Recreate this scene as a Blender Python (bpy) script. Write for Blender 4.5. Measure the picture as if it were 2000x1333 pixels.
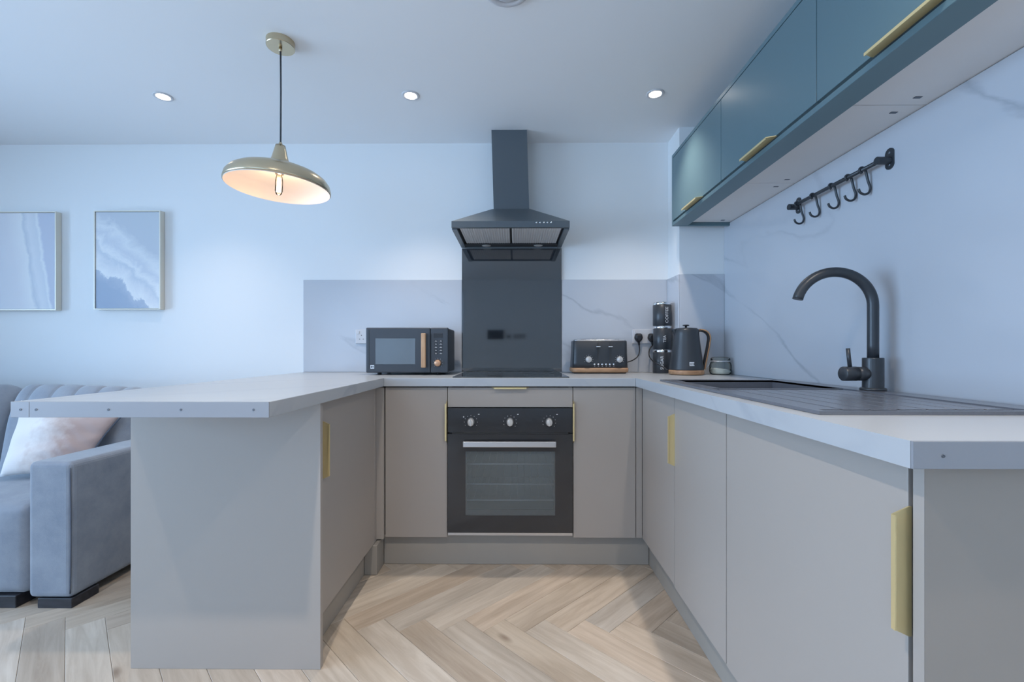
import bpy, bmesh, math, random
from mathutils import Vector, Matrix
random.seed(7)
PI = math.pi
for o in list(bpy.data.objects):
    bpy.data.objects.remove(o)
SC = bpy.context.scene
COL = SC.collection

# ------------------------------------------------------------ camera
cam_d = bpy.data.cameras.new('camera'); cam_d.sensor_width = 36; cam_d.lens = 880.16 / 2000 * 36
cam_d.shift_y = 0.00947; cam_d.clip_start = 0.02
cam = bpy.data.objects.new('camera', cam_d); COL.objects.link(cam)
cam.location = (0, -2.7299, 1.0397); cam.rotation_euler = (PI / 2, 0, 0.0077)
SC.camera = cam
# ------------------------------------------------------------ view, world, daylight
SC.view_settings.view_transform = 'Standard'; SC.view_settings.look = 'None'
SC.view_settings.gamma = 1; SC.view_settings.use_curve_mapping = False
SC.view_settings.exposure = 0.59
W = bpy.data.worlds.new('sky'); SC.world = W; W.use_nodes = True
W.node_tree.nodes['Background'].inputs[0].default_value = (0.42, 0.65, 1.0, 1)
W.node_tree.nodes['Background'].inputs[1].default_value = 1.0
def area(name, loc, rot, sx, sy, power, col):
    l = bpy.data.lights.new(name, 'AREA'); l.shape = 'RECTANGLE'; l.size = sx; l.size_y = sy
    l.energy = power; l.color = col
    o = bpy.data.objects.new(name, l); COL.objects.link(o); o.location = loc; o.rotation_euler = rot
    return o
# daylight just outside the two windows (left wall, rear wall)
area('daylight_left_window', (-4.62, -2.6, 1.25), (0, -PI / 2, 0), 2.1, 3.2, 155, (0.45, 0.67, 0.98))
area('daylight_rear_window', (-2.2, -5.42, 1.25), (PI / 2, 0, 0), 2.6, 2.1, 26, (0.43, 0.66, 1.0))
SPOT_W = 22
SPOT_COL = (1.0, 0.88, 0.76)

# ------------------------------------------------------------ materials
def new_mat(name):
    m = bpy.data.materials.new(name); m.use_nodes = True
    return m, m.node_tree.nodes, m.node_tree.links, m.node_tree.nodes['Principled BSDF']
def simple(name, col, rough=0.5, metal=0.0, bump=0.0, bscale=200, var=0.0, vscale=6, coat=0.0, spec=0.5, sheen=0):
    m, N, L, b = new_mat(name)
    b.inputs['Base Color'].default_value = (*col, 1); b.inputs['Roughness'].default_value = rough
    b.inputs['Metallic'].default_value = metal; b.inputs['Coat Weight'].default_value = coat
    b.inputs['Specular IOR Level'].default_value = spec; b.inputs['Sheen Weight'].default_value = sheen
    tc = N.new('ShaderNodeTexCoord')
    if var:
        n = N.new('ShaderNodeTexNoise'); n.inputs['Scale'].default_value = vscale; n.inputs['Detail'].default_value = 4
        L.new(tc.outputs['Object'], n.inputs['Vector'])
        r = N.new('ShaderNodeValToRGB')
        r.color_ramp.elements[0].position = 0.3; r.color_ramp.elements[1].position = 0.7
        r.color_ramp.elements[0].color = (*[c * (1 - var) for c in col], 1)
        r.color_ramp.elements[1].color = (*[min(1, c * (1 + var)) for c in col], 1)
        L.new(n.outputs['Fac'], r.inputs['Fac']); L.new(r.outputs['Color'], b.inputs['Base Color'])
    if bump:
        n2 = N.new('ShaderNodeTexNoise'); n2.inputs['Scale'].default_value = bscale; n2.inputs['Detail'].default_value = 3
        L.new(tc.outputs['Object'], n2.inputs['Vector'])
        bp = N.new('ShaderNodeBump'); bp.inputs['Strength'].default_value = bump; bp.inputs['Distance'].default_value = 0.002
        L.new(n2.outputs['Fac'], bp.inputs['Height']); L.new(bp.outputs['Normal'], b.inputs['Normal'])
    return m
def marble(name, base, vein, rough, scale=1.0, amount=0.6, rot=0.6):
    m, N, L, b = new_mat(name)
    b.inputs['Roughness'].default_value = rough
    g = N.new('ShaderNodeNewGeometry'); mp = N.new('ShaderNodeCombineXYZ')
    for i, (dv, k) in enumerate((((0.50, -0.50, 1.0), 1.5 * scale), ((1.0, -1.0, -0.5), 0.42 * scale))):
        d = N.new('ShaderNodeVectorMath'); d.operation = 'DOT_PRODUCT'; d.inputs[1].default_value = [q * k for q in dv]
        L.new(g.outputs['Position'], d.inputs[0]); L.new(d.outputs['Value'], mp.inputs[i])
    mp.inputs[2].default_value = rot
    n1 = N.new('ShaderNodeTexNoise'); n1.inputs['Scale'].default_value = 1.25; n1.inputs['Detail'].default_value = 8
    n1.inputs['Distortion'].default_value = 0.25; n1.inputs['Roughness'].default_value = 0.50
    L.new(mp.outputs['Vector'], n1.inputs['Vector'])
    s = N.new('ShaderNodeMath'); s.operation = 'SUBTRACT'; s.inputs[1].default_value = 0.5; L.new(n1.outputs['Fac'], s.inputs[0])
    a = N.new('ShaderNodeMath'); a.operation = 'ABSOLUTE'; L.new(s.outputs[0], a.inputs[0])
    r = N.new('ShaderNodeValToRGB')
    r.color_ramp.elements[0].position = 0.0; r.color_ramp.elements[0].color = (1, 1, 1, 1)
    r.color_ramp.elements[1].position = 0.018; r.color_ramp.elements[1].color = (0, 0, 0, 1)
    L.new(a.outputs[0], r.inputs['Fac'])
    n2 = N.new('ShaderNodeTexNoise'); n2.inputs['Scale'].default_value = 1.7; n2.inputs['Detail'].default_value = 2
    L.new(g.outputs['Position'], n2.inputs['Vector'])
    r2 = N.new('ShaderNodeValToRGB'); r2.color_ramp.elements[0].position = 0.40; r2.color_ramp.elements[1].position = 0.58
    L.new(n2.outputs['Fac'], r2.inputs['Fac'])
    mu = N.new('ShaderNodeMath'); mu.operation = 'MULTIPLY'; L.new(r.outputs['Color'], mu.inputs[0]); L.new(r2.outputs['Color'], mu.inputs[1])
    m2 = N.new('ShaderNodeMath'); m2.operation = 'MULTIPLY'; m2.inputs[1].default_value = amount; L.new(mu.outputs[0], m2.inputs[0])
    n3 = N.new('ShaderNodeTexNoise'); n3.inputs['Scale'].default_value = 2.2; n3.inputs['Detail'].default_value = 5
    L.new(mp.outputs['Vector'], n3.inputs['Vector'])
    mx0 = N.new('ShaderNodeMix'); mx0.data_type = 'RGBA'
    mx0.inputs[6].default_value = (*base, 1); mx0.inputs[7].default_value = (*[c * 0.9 for c in base], 1)
    L.new(n3.outputs['Fac'], mx0.inputs[0])
    mx = N.new('ShaderNodeMix'); mx.data_type = 'RGBA'; mx.inputs[7].default_value = (*vein, 1)
    L.new(m2.outputs[0], mx.inputs[0]); L.new(mx0.outputs[2], mx.inputs[6]); L.new(mx.outputs[2], b.inputs['Base Color'])
    return m
def wood(name, cols, scale=14, rough=0.45, axis=0):
    m, N, L, b = new_mat(name); b.inputs['Roughness'].default_value = rough
    tc = N.new('ShaderNodeTexCoord'); mp = N.new('ShaderNodeMapping')
    sc = [scale * 6] * 3; sc[axis] = scale; mp.inputs['Scale'].default_value = sc
    L.new(tc.outputs['Object'], mp.inputs['Vector'])
    n = N.new('ShaderNodeTexNoise'); n.inputs['Scale'].default_value = 1; n.inputs['Detail'].default_value = 4
    L.new(mp.outputs['Vector'], n.inputs['Vector'])
    r = N.new('ShaderNodeValToRGB'); r.color_ramp.elements[0].position = 0.35; r.color_ramp.elements[1].position = 0.68
    r.color_ramp.elements[0].color = (*cols[0], 1); r.color_ramp.elements[1].color = (*cols[1], 1)
    L.new(n.outputs['Fac'], r.inputs['Fac']); L.new(r.outputs['Color'], b.inputs['Base Color'])
    return m

M = {}
M['wall'] = simple('wall_paint', (0.82, 0.83, 0.83), 0.65, bump=0.05, bscale=120)
M['ceiling'] = simple('ceiling_paint', (0.88, 0.885, 0.89), 0.8, bump=0.04, bscale=90)
M['cab'] = simple('matt_greige_cabinet', (0.395, 0.358, 0.325), 0.48, bump=0.02, bscale=400)
M['carcass'] = simple('greige_carcass', (0.30, 0.285, 0.27), 0.5, var=0.02)
M['rawpanel'] = simple('grey_panel_face', (0.365, 0.325, 0.285), 0.7, var=0.02)
M['gap'] = simple('dark_carcass', (0.05, 0.05, 0.05), 0.8, var=0.1)
M['plinth'] = simple('plinth_greige', (0.36, 0.335, 0.30), 0.5, bump=0.02)
M['teal'] = simple('teal_cabinet', (0.105, 0.178, 0.205), 0.36, bump=0.02, bscale=400)
M['melamine'] = simple('white_melamine', (0.80, 0.78, 0.76), 0.5, var=0.01)
M['gold'] = simple('brushed_brass_handle', (0.78, 0.63, 0.33), 0.45, metal=0.55, bump=0.05, bscale=600)
M['brass'] = simple('satin_brass', (0.62, 0.52, 0.36), 0.26, metal=0.95, bump=0.03, bscale=300)
M['shade_in'] = simple('shade_inner_white', (0.86, 0.80, 0.74), 0.6, var=0.01)
M['marble'] = marble('marble_panel', (0.585, 0.605, 0.645), (0.30, 0.32, 0.36), 0.16, 1.0, 0.50)
M['worktop'] = marble('marble_worktop', (0.48, 0.505, 0.53), (0.30, 0.33, 0.38), 0.30, 1.2, 0.45, 3.3)
M['black'] = simple('black_metal', (0.036, 0.041, 0.048), 0.34, bump=0.02, bscale=500)
M['hoodm'] = simple('hood_black_enamel', (0.098, 0.117, 0.132), 0.38, bump=0.02, bscale=500)
M['blackplastic'] = simple('black_plastic', (0.018, 0.019, 0.022), 0.4, bump=0.03, bscale=500)
M['charcoal'] = simple('charcoal_body', (0.045, 0.053, 0.065), 0.42, bump=0.04, bscale=500)
M['granite'] = simple('black_composite_sink', (0.12, 0.13, 0.155), 0.25, bump=0.03, bscale=900, var=0.05, vscale=300)
M['granite'].node_tree.nodes['Principled BSDF'].inputs['IOR'].default_value = 1.75
M['gloss'] = simple('black_glass', (0.022, 0.026, 0.032), 0.04, var=0.02)
M['gloss'].node_tree.nodes['Principled BSDF'].inputs['IOR'].default_value = 2.1
M['ovenglass'] = simple('oven_black_glass', (0.030, 0.031, 0.035), 0.07, var=0.02, spec=0.6)
M['steel'] = simple('brushed_steel', (0.62, 0.62, 0.63), 0.3, metal=0.9, bump=0.05, bscale=700)
M['chrome'] = simple('chrome', (0.80, 0.80, 0.80), 0.14, metal=1.0, var=0.01)
M['silver'] = simple('silver_plastic', (0.62, 0.61, 0.59), 0.35, metal=0.3, var=0.01)
M['strip'] = simple('aluminium_edge_strip', (0.30, 0.315, 0.345), 0.42, metal=0.15, bump=0.02)
M['screw'] = simple('dull_screw', (0.16, 0.17, 0.19), 0.4, metal=0.7, var=0.05)
M['mesh'] = simple('filter_mesh', (0.80, 0.80, 0.80), 0.45, metal=0.25, bump=0.2, bscale=500)
M['white'] = simple('white_plastic', (0.64, 0.635, 0.65), 0.35, var=0.01)
M['print'] = simple('white_print', (0.75, 0.75, 0.75), 0.5, var=0.01)
M['logo'] = simple('logo_plate', (0.78, 0.80, 0.82), 0.35, metal=0.3, var=0.02)
M['copper'] = simple('copper_knob', (0.62, 0.36, 0.22), 0.35, metal=0.6, var=0.03)
M['oak'] = wood('oak_trim', ((0.36, 0.20, 0.105), (0.52, 0.31, 0.175)), 10)
M['oakv'] = wood('oak_handle', ((0.44, 0.25, 0.13), (0.60, 0.37, 0.21)), 8, axis=2)
M['darkwood'] = wood('black_stained_leg', ((0.012, 0.013, 0.018), (0.035, 0.036, 0.045)), 8)
M['cable'] = simple('black_cable', (0.02, 0.02, 0.022), 0.5, var=0.02)
M['flex'] = simple('grey_braided_flex', (0.07, 0.075, 0.085), 0.7, bump=0.2, bscale=900)
M['frame'] = simple('champagne_frame', (0.78, 0.73, 0.63), 0.4, metal=0.3, bump=0.05)
M['mwglass'] = simple('microwave_window', (0.12, 0.14, 0.155), 0.12, var=0.06, vscale=3)
M['cavity'] = simple('oven_cavity_enamel', (0.55, 0.56, 0.56), 0.4, var=0.05)
M['upvc'] = simple('window_frame_white', (0.7, 0.7, 0.7), 0.4, var=0.01)
M['powder'] = simple('white_powder', (0.80, 0.80, 0.72), 0.9, bump=0.3, bscale=60)
M['piping'] = simple('sofa_seam', (0.10, 0.12, 0.16), 0.9, var=0.05)

def fabric(name, c1, c2, scale, bump):
    m, N, L, b = new_mat(name); b.inputs['Roughness'].default_value = 0.9; b.inputs['Sheen Weight'].default_value = 0.35
    b.inputs['Sheen Roughness'].default_value = 0.4
    tc = N.new('ShaderNodeTexCoord')
    n = N.new('ShaderNodeTexNoise'); n.inputs['Scale'].default_value = scale; n.inputs['Detail'].default_value = 6; n.inputs['Roughness'].default_value = 0.7
    L.new(tc.outputs['Object'], n.inputs['Vector'])
    r = N.new('ShaderNodeValToRGB'); r.color_ramp.elements[0].position = 0.3; r.color_ramp.elements[1].position = 0.72
    r.color_ramp.elements[0].color = (*c1, 1); r.color_ramp.elements[1].color = (*c2, 1)
    L.new(n.outputs['Fac'], r.inputs['Fac']); L.new(r.outputs['Color'], b.inputs['Base Color'])
    n2 = N.new('ShaderNodeTexNoise'); n2.inputs['Scale'].default_value = 350; n2.inputs['Detail'].default_value = 2
    L.new(tc.outputs['Object'], n2.inputs['Vector'])
    bp = N.new('ShaderNodeBump'); bp.inputs['Strength'].default_value = bump; bp.inputs['Distance'].default_value = 0.002
    L.new(n2.outputs['Fac'], bp.inputs['Height']); L.new(bp.outputs['Normal'], b.inputs['Normal'])
    return m
M['sofa'] = fabric('grey_velvet', (0.195, 0.225, 0.275), (0.28, 0.31, 0.355), 9, 0.3)
M['sofa_back_lit'] = fabric('grey_velvet_back_lit', (0.26, 0.295, 0.35), (0.36, 0.39, 0.435), 7, 0.3)  # same velvet made paler: light from above is put into the colour

def pillow_mat():
    m, N, L, b = new_mat('blush_plush'); b.inputs['Roughness'].default_value = 0.85; b.inputs['Sheen Weight'].default_value = 0.6
    tc = N.new('ShaderNodeTexCoord')
    g = N.new('ShaderNodeSeparateXYZ'); L.new(tc.outputs['Generated'], g.inputs[0])
    n = N.new('ShaderNodeTexNoise'); n.inputs['Scale'].default_value = 30; n.inputs['Detail'].default_value = 7
    L.new(tc.outputs['Object'], n.inputs['Vector'])
    ma = N.new('ShaderNodeMath'); ma.operation = 'MULTIPLY_ADD'; ma.inputs[1].default_value = 0.35
    L.new(n.outputs['Fac'], ma.inputs[0]); L.new(g.outputs['X'], ma.inputs[2])
    r = N.new('ShaderNodeValToRGB'); r.color_ramp.elements[0].position = 0.5; r.color_ramp.elements[1].position = 0.85
    r.color_ramp.elements[0].color = (0.76, 0.73, 0.71, 1); r.color_ramp.elements[1].color = (0.44, 0.335, 0.31, 1)
    L.new(ma.outputs[0], r.inputs['Fac']); L.new(r.outputs['Color'], b.inputs['Base Color'])
    bp = N.new('ShaderNodeBump'); bp.inputs['Strength'].default_value = 0.5; bp.inputs['Distance'].default_value = 0.004
    L.new(n.outputs['Fac'], bp.inputs['Height']); L.new(bp.outputs['Normal'], b.inputs['Normal'])
    return m
M['pillow'] = pillow_mat()

def glass_mat(name, tint, refl, rough=0.02, body=None, bodyfac=0.0):
    m = bpy.data.materials.new(name); m.use_nodes = True; N = m.node_tree.nodes; L = m.node_tree.links
    N.clear(); out = N.new('ShaderNodeOutputMaterial')
    t = N.new('ShaderNodeBsdfTransparent'); t.inputs[0].default_value = (*tint, 1)
    g = N.new('ShaderNodeBsdfGlossy'); g.inputs['Roughness'].default_value = rough
    lw = N.new('ShaderNodeLayerWeight'); lw.inputs[0].default_value = refl
    mx = N.new('ShaderNodeMixShader'); L.new(lw.outputs['Fresnel'], mx.inputs[0])
    src = t.outputs[0]
    if body:
        d = N.new('ShaderNodeBsdfDiffuse'); d.inputs[0].default_value = (*body, 1)
        m2 = N.new('ShaderNodeMixShader'); m2.inputs[0].default_value = bodyfac
        L.new(t.outputs[0], m2.inputs[1]); L.new(d.outputs[0], m2.inputs[2]); src = m2.outputs[0]
    L.new(src, mx.inputs[1]); L.new(g.outputs[0], mx.inputs[2]); L.new(mx.outputs[0], out.inputs[0])
    return m
M['pane'] = glass_mat('window_glass', (0.97, 0.98, 0.98), 0.3)
M['jarglass'] = glass_mat('jar_glass', (0.965, 0.985, 0.975), 0.22, 0.03, (0.62, 0.70, 0.68), 0.07)
M['ovenpane'] = glass_mat('oven_window_glass', (0.92, 0.94, 0.94), 0.30, 0.05, (0.34, 0.37, 0.37), 0.22)
M['bulbglass'] = glass_mat('bulb_glass', (1.0, 0.95, 0.88), 0.2)
def emit(name, col, s):
    m = bpy.data.materials.new(name); m.use_nodes = True; N = m.node_tree.nodes; L = m.node_tree.links; N.clear()
    out = N.new('ShaderNodeOutputMaterial'); e = N.new('ShaderNodeEmission'); e.inputs[0].default_value = (*col, 1); e.inputs[1].default_value = s
    L.new(e.outputs[0], out.inputs[0]); return m
M['led'] = emit('downlight_lamp', (1.0, 0.93, 0.84), 14)
M['filament'] = emit('filament', (1.0, 0.80, 0.55), 14)

def plank_mat():
    m, N, L, b = new_mat('herringbone_oak'); b.inputs['Roughness'].default_value = 0.42
    uv = N.new('ShaderNodeUVMap'); uv.uv_map = 'UVMap'
    oi = N.new('ShaderNodeObjectInfo'); at = N.new('ShaderNodeAttribute'); at.attribute_name = 'rnd'
    ad = N.new('ShaderNodeMath'); ad.operation = 'ADD'; L.new(oi.outputs['Random'], ad.inputs[0]); L.new(at.outputs['Fac'], ad.inputs[1])
    fr = N.new('ShaderNodeMath'); fr.operation = 'FRACT'; L.new(ad.outputs[0], fr.inputs[0])
    sc = N.new('ShaderNodeMath'); sc.operation = 'MULTIPLY'; sc.inputs[1].default_value = 61.7; L.new(fr.outputs[0], sc.inputs[0])
    cb = N.new('ShaderNodeCombineXYZ'); L.new(sc.outputs[0], cb.inputs[0]); L.new(sc.outputs[0], cb.inputs[1]); L.new(sc.outputs[0], cb.inputs[2])
    va = N.new('ShaderNodeVectorMath'); va.operation = 'ADD'; L.new(uv.outputs[0], va.inputs[0]); L.new(cb.outputs[0], va.inputs[1])
    mp = N.new('ShaderNodeMapping'); mp.inputs['Scale'].default_value = (3.2, 34, 1); L.new(va.outputs[0], mp.inputs['Vector'])
    n = N.new('ShaderNodeTexNoise'); n.inputs['Scale'].default_value = 1; n.inputs['Detail'].default_value = 6; n.inputs['Roughness'].default_value = 0.62
    n.inputs['Distortion'].default_value = 0.6
    L.new(mp.outputs[0], n.inputs['Vector'])
    mp2 = N.new('ShaderNodeMapping'); mp2.inputs['Scale'].default_value = (2.0, 7, 1); L.new(va.outputs[0], mp2.inputs['Vector'])
    n2 = N.new('ShaderNodeTexNoise'); n2.inputs['Scale'].default_value = 1; n2.inputs['Detail'].default_value = 3; L.new(mp2.outputs[0], n2.inputs['Vector'])
    base = N.new('ShaderNodeValToRGB'); e = base.color_ramp.elements
    e[0].position = 0; e[0].color = (0.57, 0.495, 0.405, 1); e[1].position = 1; e[1].color = (0.60, 0.53, 0.44, 1)
    for p, c in ((0.2, (0.61, 0.515, 0.42, 1)), (0.45, (0.52, 0.445, 0.365, 1)), (0.7, (0.64, 0.57, 0.485, 1)), (0.85, (0.54, 0.495, 0.44, 1))):
        k = e.new(p); k.color = c
    L.new(fr.outputs[0], base.inputs['Fac'])
    r1 = N.new('ShaderNodeValToRGB'); r1.color_ramp.elements[0].position = 0.34; r1.color_ramp.elements[0].color = (0.78, 0.75, 0.72, 1)
    r1.color_ramp.elements[1].position = 0.62; r1.color_ramp.elements[1].color = (1, 1, 1, 1); L.new(n.outputs['Fac'], r1.inputs['Fac'])
    r2 = N.new('ShaderNodeValToRGB'); r2.color_ramp.elements[0].position = 0.32; r2.color_ramp.elements[0].color = (0.82, 0.80, 0.78, 1)
    r2.color_ramp.elements[1].position = 0.62; r2.color_ramp.elements[1].color = (1.04, 1.03, 1.02, 1); L.new(n2.outputs['Fac'], r2.inputs['Fac'])
    # knots
    mp3 = N.new('ShaderNodeMapping'); mp3.inputs['Scale'].default_value = (3.0, 7.0, 1); L.new(va.outputs[0], mp3.inputs['Vector'])
    vo = N.new('ShaderNodeTexVoronoi'); vo.inputs['Scale'].default_value = 0.7; L.new(mp3.outputs[0], vo.inputs['Vector'])
    r3 = N.new('ShaderNodeValToRGB'); r3.color_ramp.elements[0].position = 0.02; r3.color_ramp.elements[0].color = (0.42, 0.36, 0.32, 1)
    r3.color_ramp.elements[1].position = 0.10; r3.color_ramp.elements[1].color = (1, 1, 1, 1); L.new(vo.outputs['Distance'], r3.inputs['Fac'])
    def mul(a, c):
        x = N.new('ShaderNodeMix'); x.data_type = 'RGBA'; x.blend_type = 'MULTIPLY'; x.inputs[0].default_value = 1
        L.new(a, x.inputs[6]); L.new(c, x.inputs[7]); return x.outputs[2]
    c = mul(mul(mul(base.outputs['Color'], r1.outputs['Color']), r2.outputs['Color']), r3.outputs['Color'])
    L.new(c, b.inputs['Base Color'])
    bp = N.new('ShaderNodeBump'); bp.inputs['Strength'].default_value = 0.12; bp.inputs['Distance'].default_value = 0.001
    L.new(n.outputs['Fac'], bp.inputs['Height']); L.new(bp.outputs['Normal'], b.inputs['Normal'])
    return m
M['plank'] = plank_mat()

def art_mat(kind):
    K = 0.95
    m, N, L, b = new_mat('seascape_print_' + kind); b.inputs['Roughness'].default_value = 0.7
    tc = N.new('ShaderNodeTexCoord'); se = N.new('ShaderNodeSeparateXYZ'); L.new(tc.outputs['Generated'], se.inputs[0])
    n = N.new('ShaderNodeTexNoise'); n.inputs['Scale'].default_value = 6 if kind == 'surf' else 4.5; n.inputs['Detail'].default_value = 9; n.inputs['Roughness'].default_value = 0.66
    n.inputs['Distortion'].default_value = 0.6
    L.new(tc.outputs['Object'], n.inputs['Vector'])
    def mad(a, mul, addsock=None, addv=0.0):
        x = N.new('ShaderNodeMath'); x.operation = 'MULTIPLY_ADD'; L.new(a, x.inputs[0]); x.inputs[1].default_value = mul
        if addsock is not None: L.new(addsock, x.inputs[2])
        else: x.inputs[2].default_value = addv
        return x.outputs[0]
    if kind == 'surf':    # foam running diagonally, deep water lower left
        t = mad(se.outputs['Z'], 1.0, mad(se.outputs['X'], 0.55, None, 0.0)); t = mad(n.outputs['Fac'], 0.55, t)
        stops = [(0.0, (0.36, 0.44, 0.58)), (0.60, (0.42, 0.50, 0.62)), (0.72, (0.52, 0.58, 0.68)), (0.75, (0.90, 0.90, 0.90)), (0.86, (0.80, 0.81, 0.84)), (0.95, (0.66, 0.70, 0.76)), (1.02, (0.86, 0.87, 0.88)), (1.12, (0.68, 0.71, 0.77)), (1.22, (0.80, 0.82, 0.84)), (1.36, (0.60, 0.64, 0.70)), (1.7, (0.60, 0.65, 0.70))]
    else:                 # pale vertical drifts, greyer right edge
        t = mad(se.outputs['X'], 1.25, mad(se.outputs['Z'], 0.28, None, 0.0)); t = mad(n.outputs['Fac'], 0.30, t)
        stops = [(0.0, (0.55, 0.62, 0.74)), (0.35, (0.74, 0.76, 0.81)), (0.70, (0.78, 0.78, 0.82)), (0.98, (0.86, 0.87, 0.88)), (1.03, (0.66, 0.70, 0.76)), (1.12, (0.80, 0.82, 0.86)), (1.25, (0.74, 0.77, 0.82)), (1.30, (0.86, 0.88, 0.90)), (1.35, (0.62, 0.65, 0.75)), (1.8, (0.60, 0.64, 0.74))]
    d = N.new('ShaderNodeMath'); d.operation = 'DIVIDE'; L.new(t, d.inputs[0]); d.inputs[1].default_value = 2.0
    r = N.new('ShaderNodeValToRGB'); e = r.color_ramp.elements
    e[0].position = stops[0][0] / 2; stops = [(p, tuple(min(0.93, q * K) for q in c)) for p, c in stops]
    e[0].color = (*stops[0][1], 1); e[1].position = stops[-1][0] / 2; e[1].color = (*stops[-1][1], 1)
    for p, c in stops[1:-1]:
        k = e.new(p / 2); k.color = (*c, 1)
    L.new(d.outputs[0], r.inputs['Fac']); L.new(r.outputs['Color'], b.inputs['Base Color'])
    return m
M['art_surf'] = art_mat('surf'); M['art_sand'] = art_mat('sand')

# ------------------------------------------------------------ mesh helpers (all in world coordinates)
def box(bm, x0, x1, y0, y1, z0, z1, bev=0.0, seg=2):
    t = bmesh.new(); bmesh.ops.create_cube(t, size=1)
    for v in t.verts:
        v.co = Vector(((x0 + x1) / 2 + v.co.x * (x1 - x0), (y0 + y1) / 2 + v.co.y * (y1 - y0), (z0 + z1) / 2 + v.co.z * (z1 - z0)))
    if bev: bmesh.ops.bevel(t, geom=t.edges[:], offset=bev, segments=seg, profile=0.5, affect='EDGES')
    merge(bm, t)
def merge(bm, t, mat=None):
    if mat is not None: bmesh.ops.transform(t, matrix=mat, verts=t.verts)
    me = bpy.data.meshes.new('tmp'); t.to_mesh(me); t.free(); bm.from_mesh(me); bpy.data.meshes.remove(me)
def lathe(bm, prof, c, n=40, axis='z', smooth=True, closed=False):
    t = bmesh.new(); rings = []
    for r, h in prof:
        if r < 1e-6: rings.append([t.verts.new((0, 0, h))])
        else: rings.append([t.verts.new((r * math.cos(2 * PI * i / n), r * math.sin(2 * PI * i / n), h)) for i in range(n)])
    pairs = list(zip(rings[:-1], rings[1:])) + ([(rings[-1], rings[0])] if closed else [])
    for a, b in pairs:
        for i in range(n):
            j = (i + 1) % n
            if len(a) == 1 and len(b) == 1: continue
            if len(a) == 1: f = (a[0], b[j], b[i])
            elif len(b) == 1: f = (a[i], a[j], b[0])
            else: f = (a[i], a[j], b[j], b[i])
            t.faces.new(f).smooth = smooth
    bmesh.ops.recalc_face_normals(t, faces=t.faces)
    R = Matrix() if axis == 'z' else (Matrix.Rotation(PI / 2, 4, 'X') if axis == 'y' else Matrix.Rotation(-PI / 2, 4, 'Y') if axis == '-x' else Matrix.Rotation(PI / 2, 4, 'Y'))
    merge(bm, t, Matrix.Translation(c) @ R)
    # axis 'y' points the profile height towards -y (the viewer); '-x' towards -x
def cyl(bm, c, r, h, n=32, axis='z', bev=0.0):
    if bev: prof = [(0, 0), (r - bev, 0), (r, bev), (r, h - bev), (r - bev, h), (0, h)]
    else: prof = [(0, 0), (r, 0), (r, h), (0, h)]
    t = bmesh.new(); lathe(t, prof, (0, 0, 0), n, 'z', smooth=False)
    R = {'z': Matrix(), 'y': Matrix.Rotation(PI / 2, 4, 'X'), '-x': Matrix.Rotation(-PI / 2, 4, 'Y')}[axis]
    merge(bm, t, Matrix.Translation(c) @ R)
def tube(bm, pts, r, n=12, cap=True):
    pts = [Vector(p) for p in pts]; rs = r if isinstance(r, (list, tuple)) else [r] * len(pts)
    t = bmesh.new(); rings = []; up = None
    for i, p in enumerate(pts):
        d = (pts[min(i + 1, len(pts) - 1)] - pts[max(i - 1, 0)]).normalized()
        if up is None:
            up = Vector((0, 0, 1)) if abs(d.z) < 0.9 else Vector((0, 1, 0))
        s = d.cross(up).normalized(); up = s.cross(d).normalized()
        rings.append([t.verts.new(p + (s * math.cos(2 * PI * k / n) + up * math.sin(2 * PI * k / n)) * rs[i]) for k in range(n)])
    for a, b in zip(rings[:-1], rings[1:]):
        for k in range(n):
            t.faces.new((a[k], a[(k + 1) % n], b[(k + 1) % n], b[k])).smooth = True
    if cap: t.faces.new(rings[0][::-1]); t.faces.new(rings[-1])
    bmesh.ops.recalc_face_normals(t, faces=t.faces)
    merge(bm, t)
def prism(bm, poly, dirv, bev=0.0):
    t = bmesh.new(); d = Vector(dirv)
    a = [t.verts.new(p) for p in poly]; b = [t.verts.new(Vector(p) + d) for p in poly]; n = len(a)
    t.faces.new(a); t.faces.new(b[::-1])
    for i in range(n): t.faces.new((a[i], b[i], b[(i + 1) % n], a[(i + 1) % n]))
    bmesh.ops.recalc_face_normals(t, faces=t.faces)
    if bev: bmesh.ops.bevel(t, geom=t.edges[:], offset=bev, segments=2, profile=0.5, affect='EDGES')
    merge(bm, t)
def spline(pts, n=8):
    P = [Vector(p) for p in pts]; out = []
    for i in range(len(P) - 1):
        p0 = P[max(i - 1, 0)]; p1 = P[i]; p2 = P[i + 1]; p3 = P[min(i + 2, len(P) - 1)]
        for k in range(n):
            t = k / n
            out.append(0.5 * ((2 * p1) + (p2 - p0) * t + (2 * p0 - 5 * p1 + 4 * p2 - p3) * t * t + (3 * p1 - p0 - 3 * p2 + p3) * t ** 3))
    out.append(P[-1]); return out
def link(name, bm, mat, base, parent=None):
    me = bpy.data.meshes.new(name)
    bmesh.ops.translate(bm, verts=bm.verts, vec=-Vector(base)); bm.to_mesh(me); bm.free(); me.materials.append(mat)
    o = bpy.data.objects.new(name, me); COL.objects.link(o)
    if parent is not None: o.parent = parent
    else: o.location = base
    return o
def struct(name, bm, mat, base=(0, 0, 0)):
    o = link(name, bm, mat, base); o['kind'] = 'structure'; return o
def tag(o, label, cat, group=None):
    o['label'] = label; o['category'] = cat
    if group: o['group'] = group
    return o
def thing(name, label, cat, base, group=None):
    o = bpy.data.objects.new(name, None); o.empty_display_size = 0.05; COL.objects.link(o); o.location = base
    return tag(o, label, cat, group)
def root_of(o):
    while o.parent: o = o.parent
    return o
def part(parent, name, bm, mat, label=None):
    o = link(name, bm, mat, root_of(parent).location, parent)
    if label: o['label'] = label
    return o
def B(*a, **k):
    bm = bmesh.new(); box(bm, *a, **k); return bm
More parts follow.
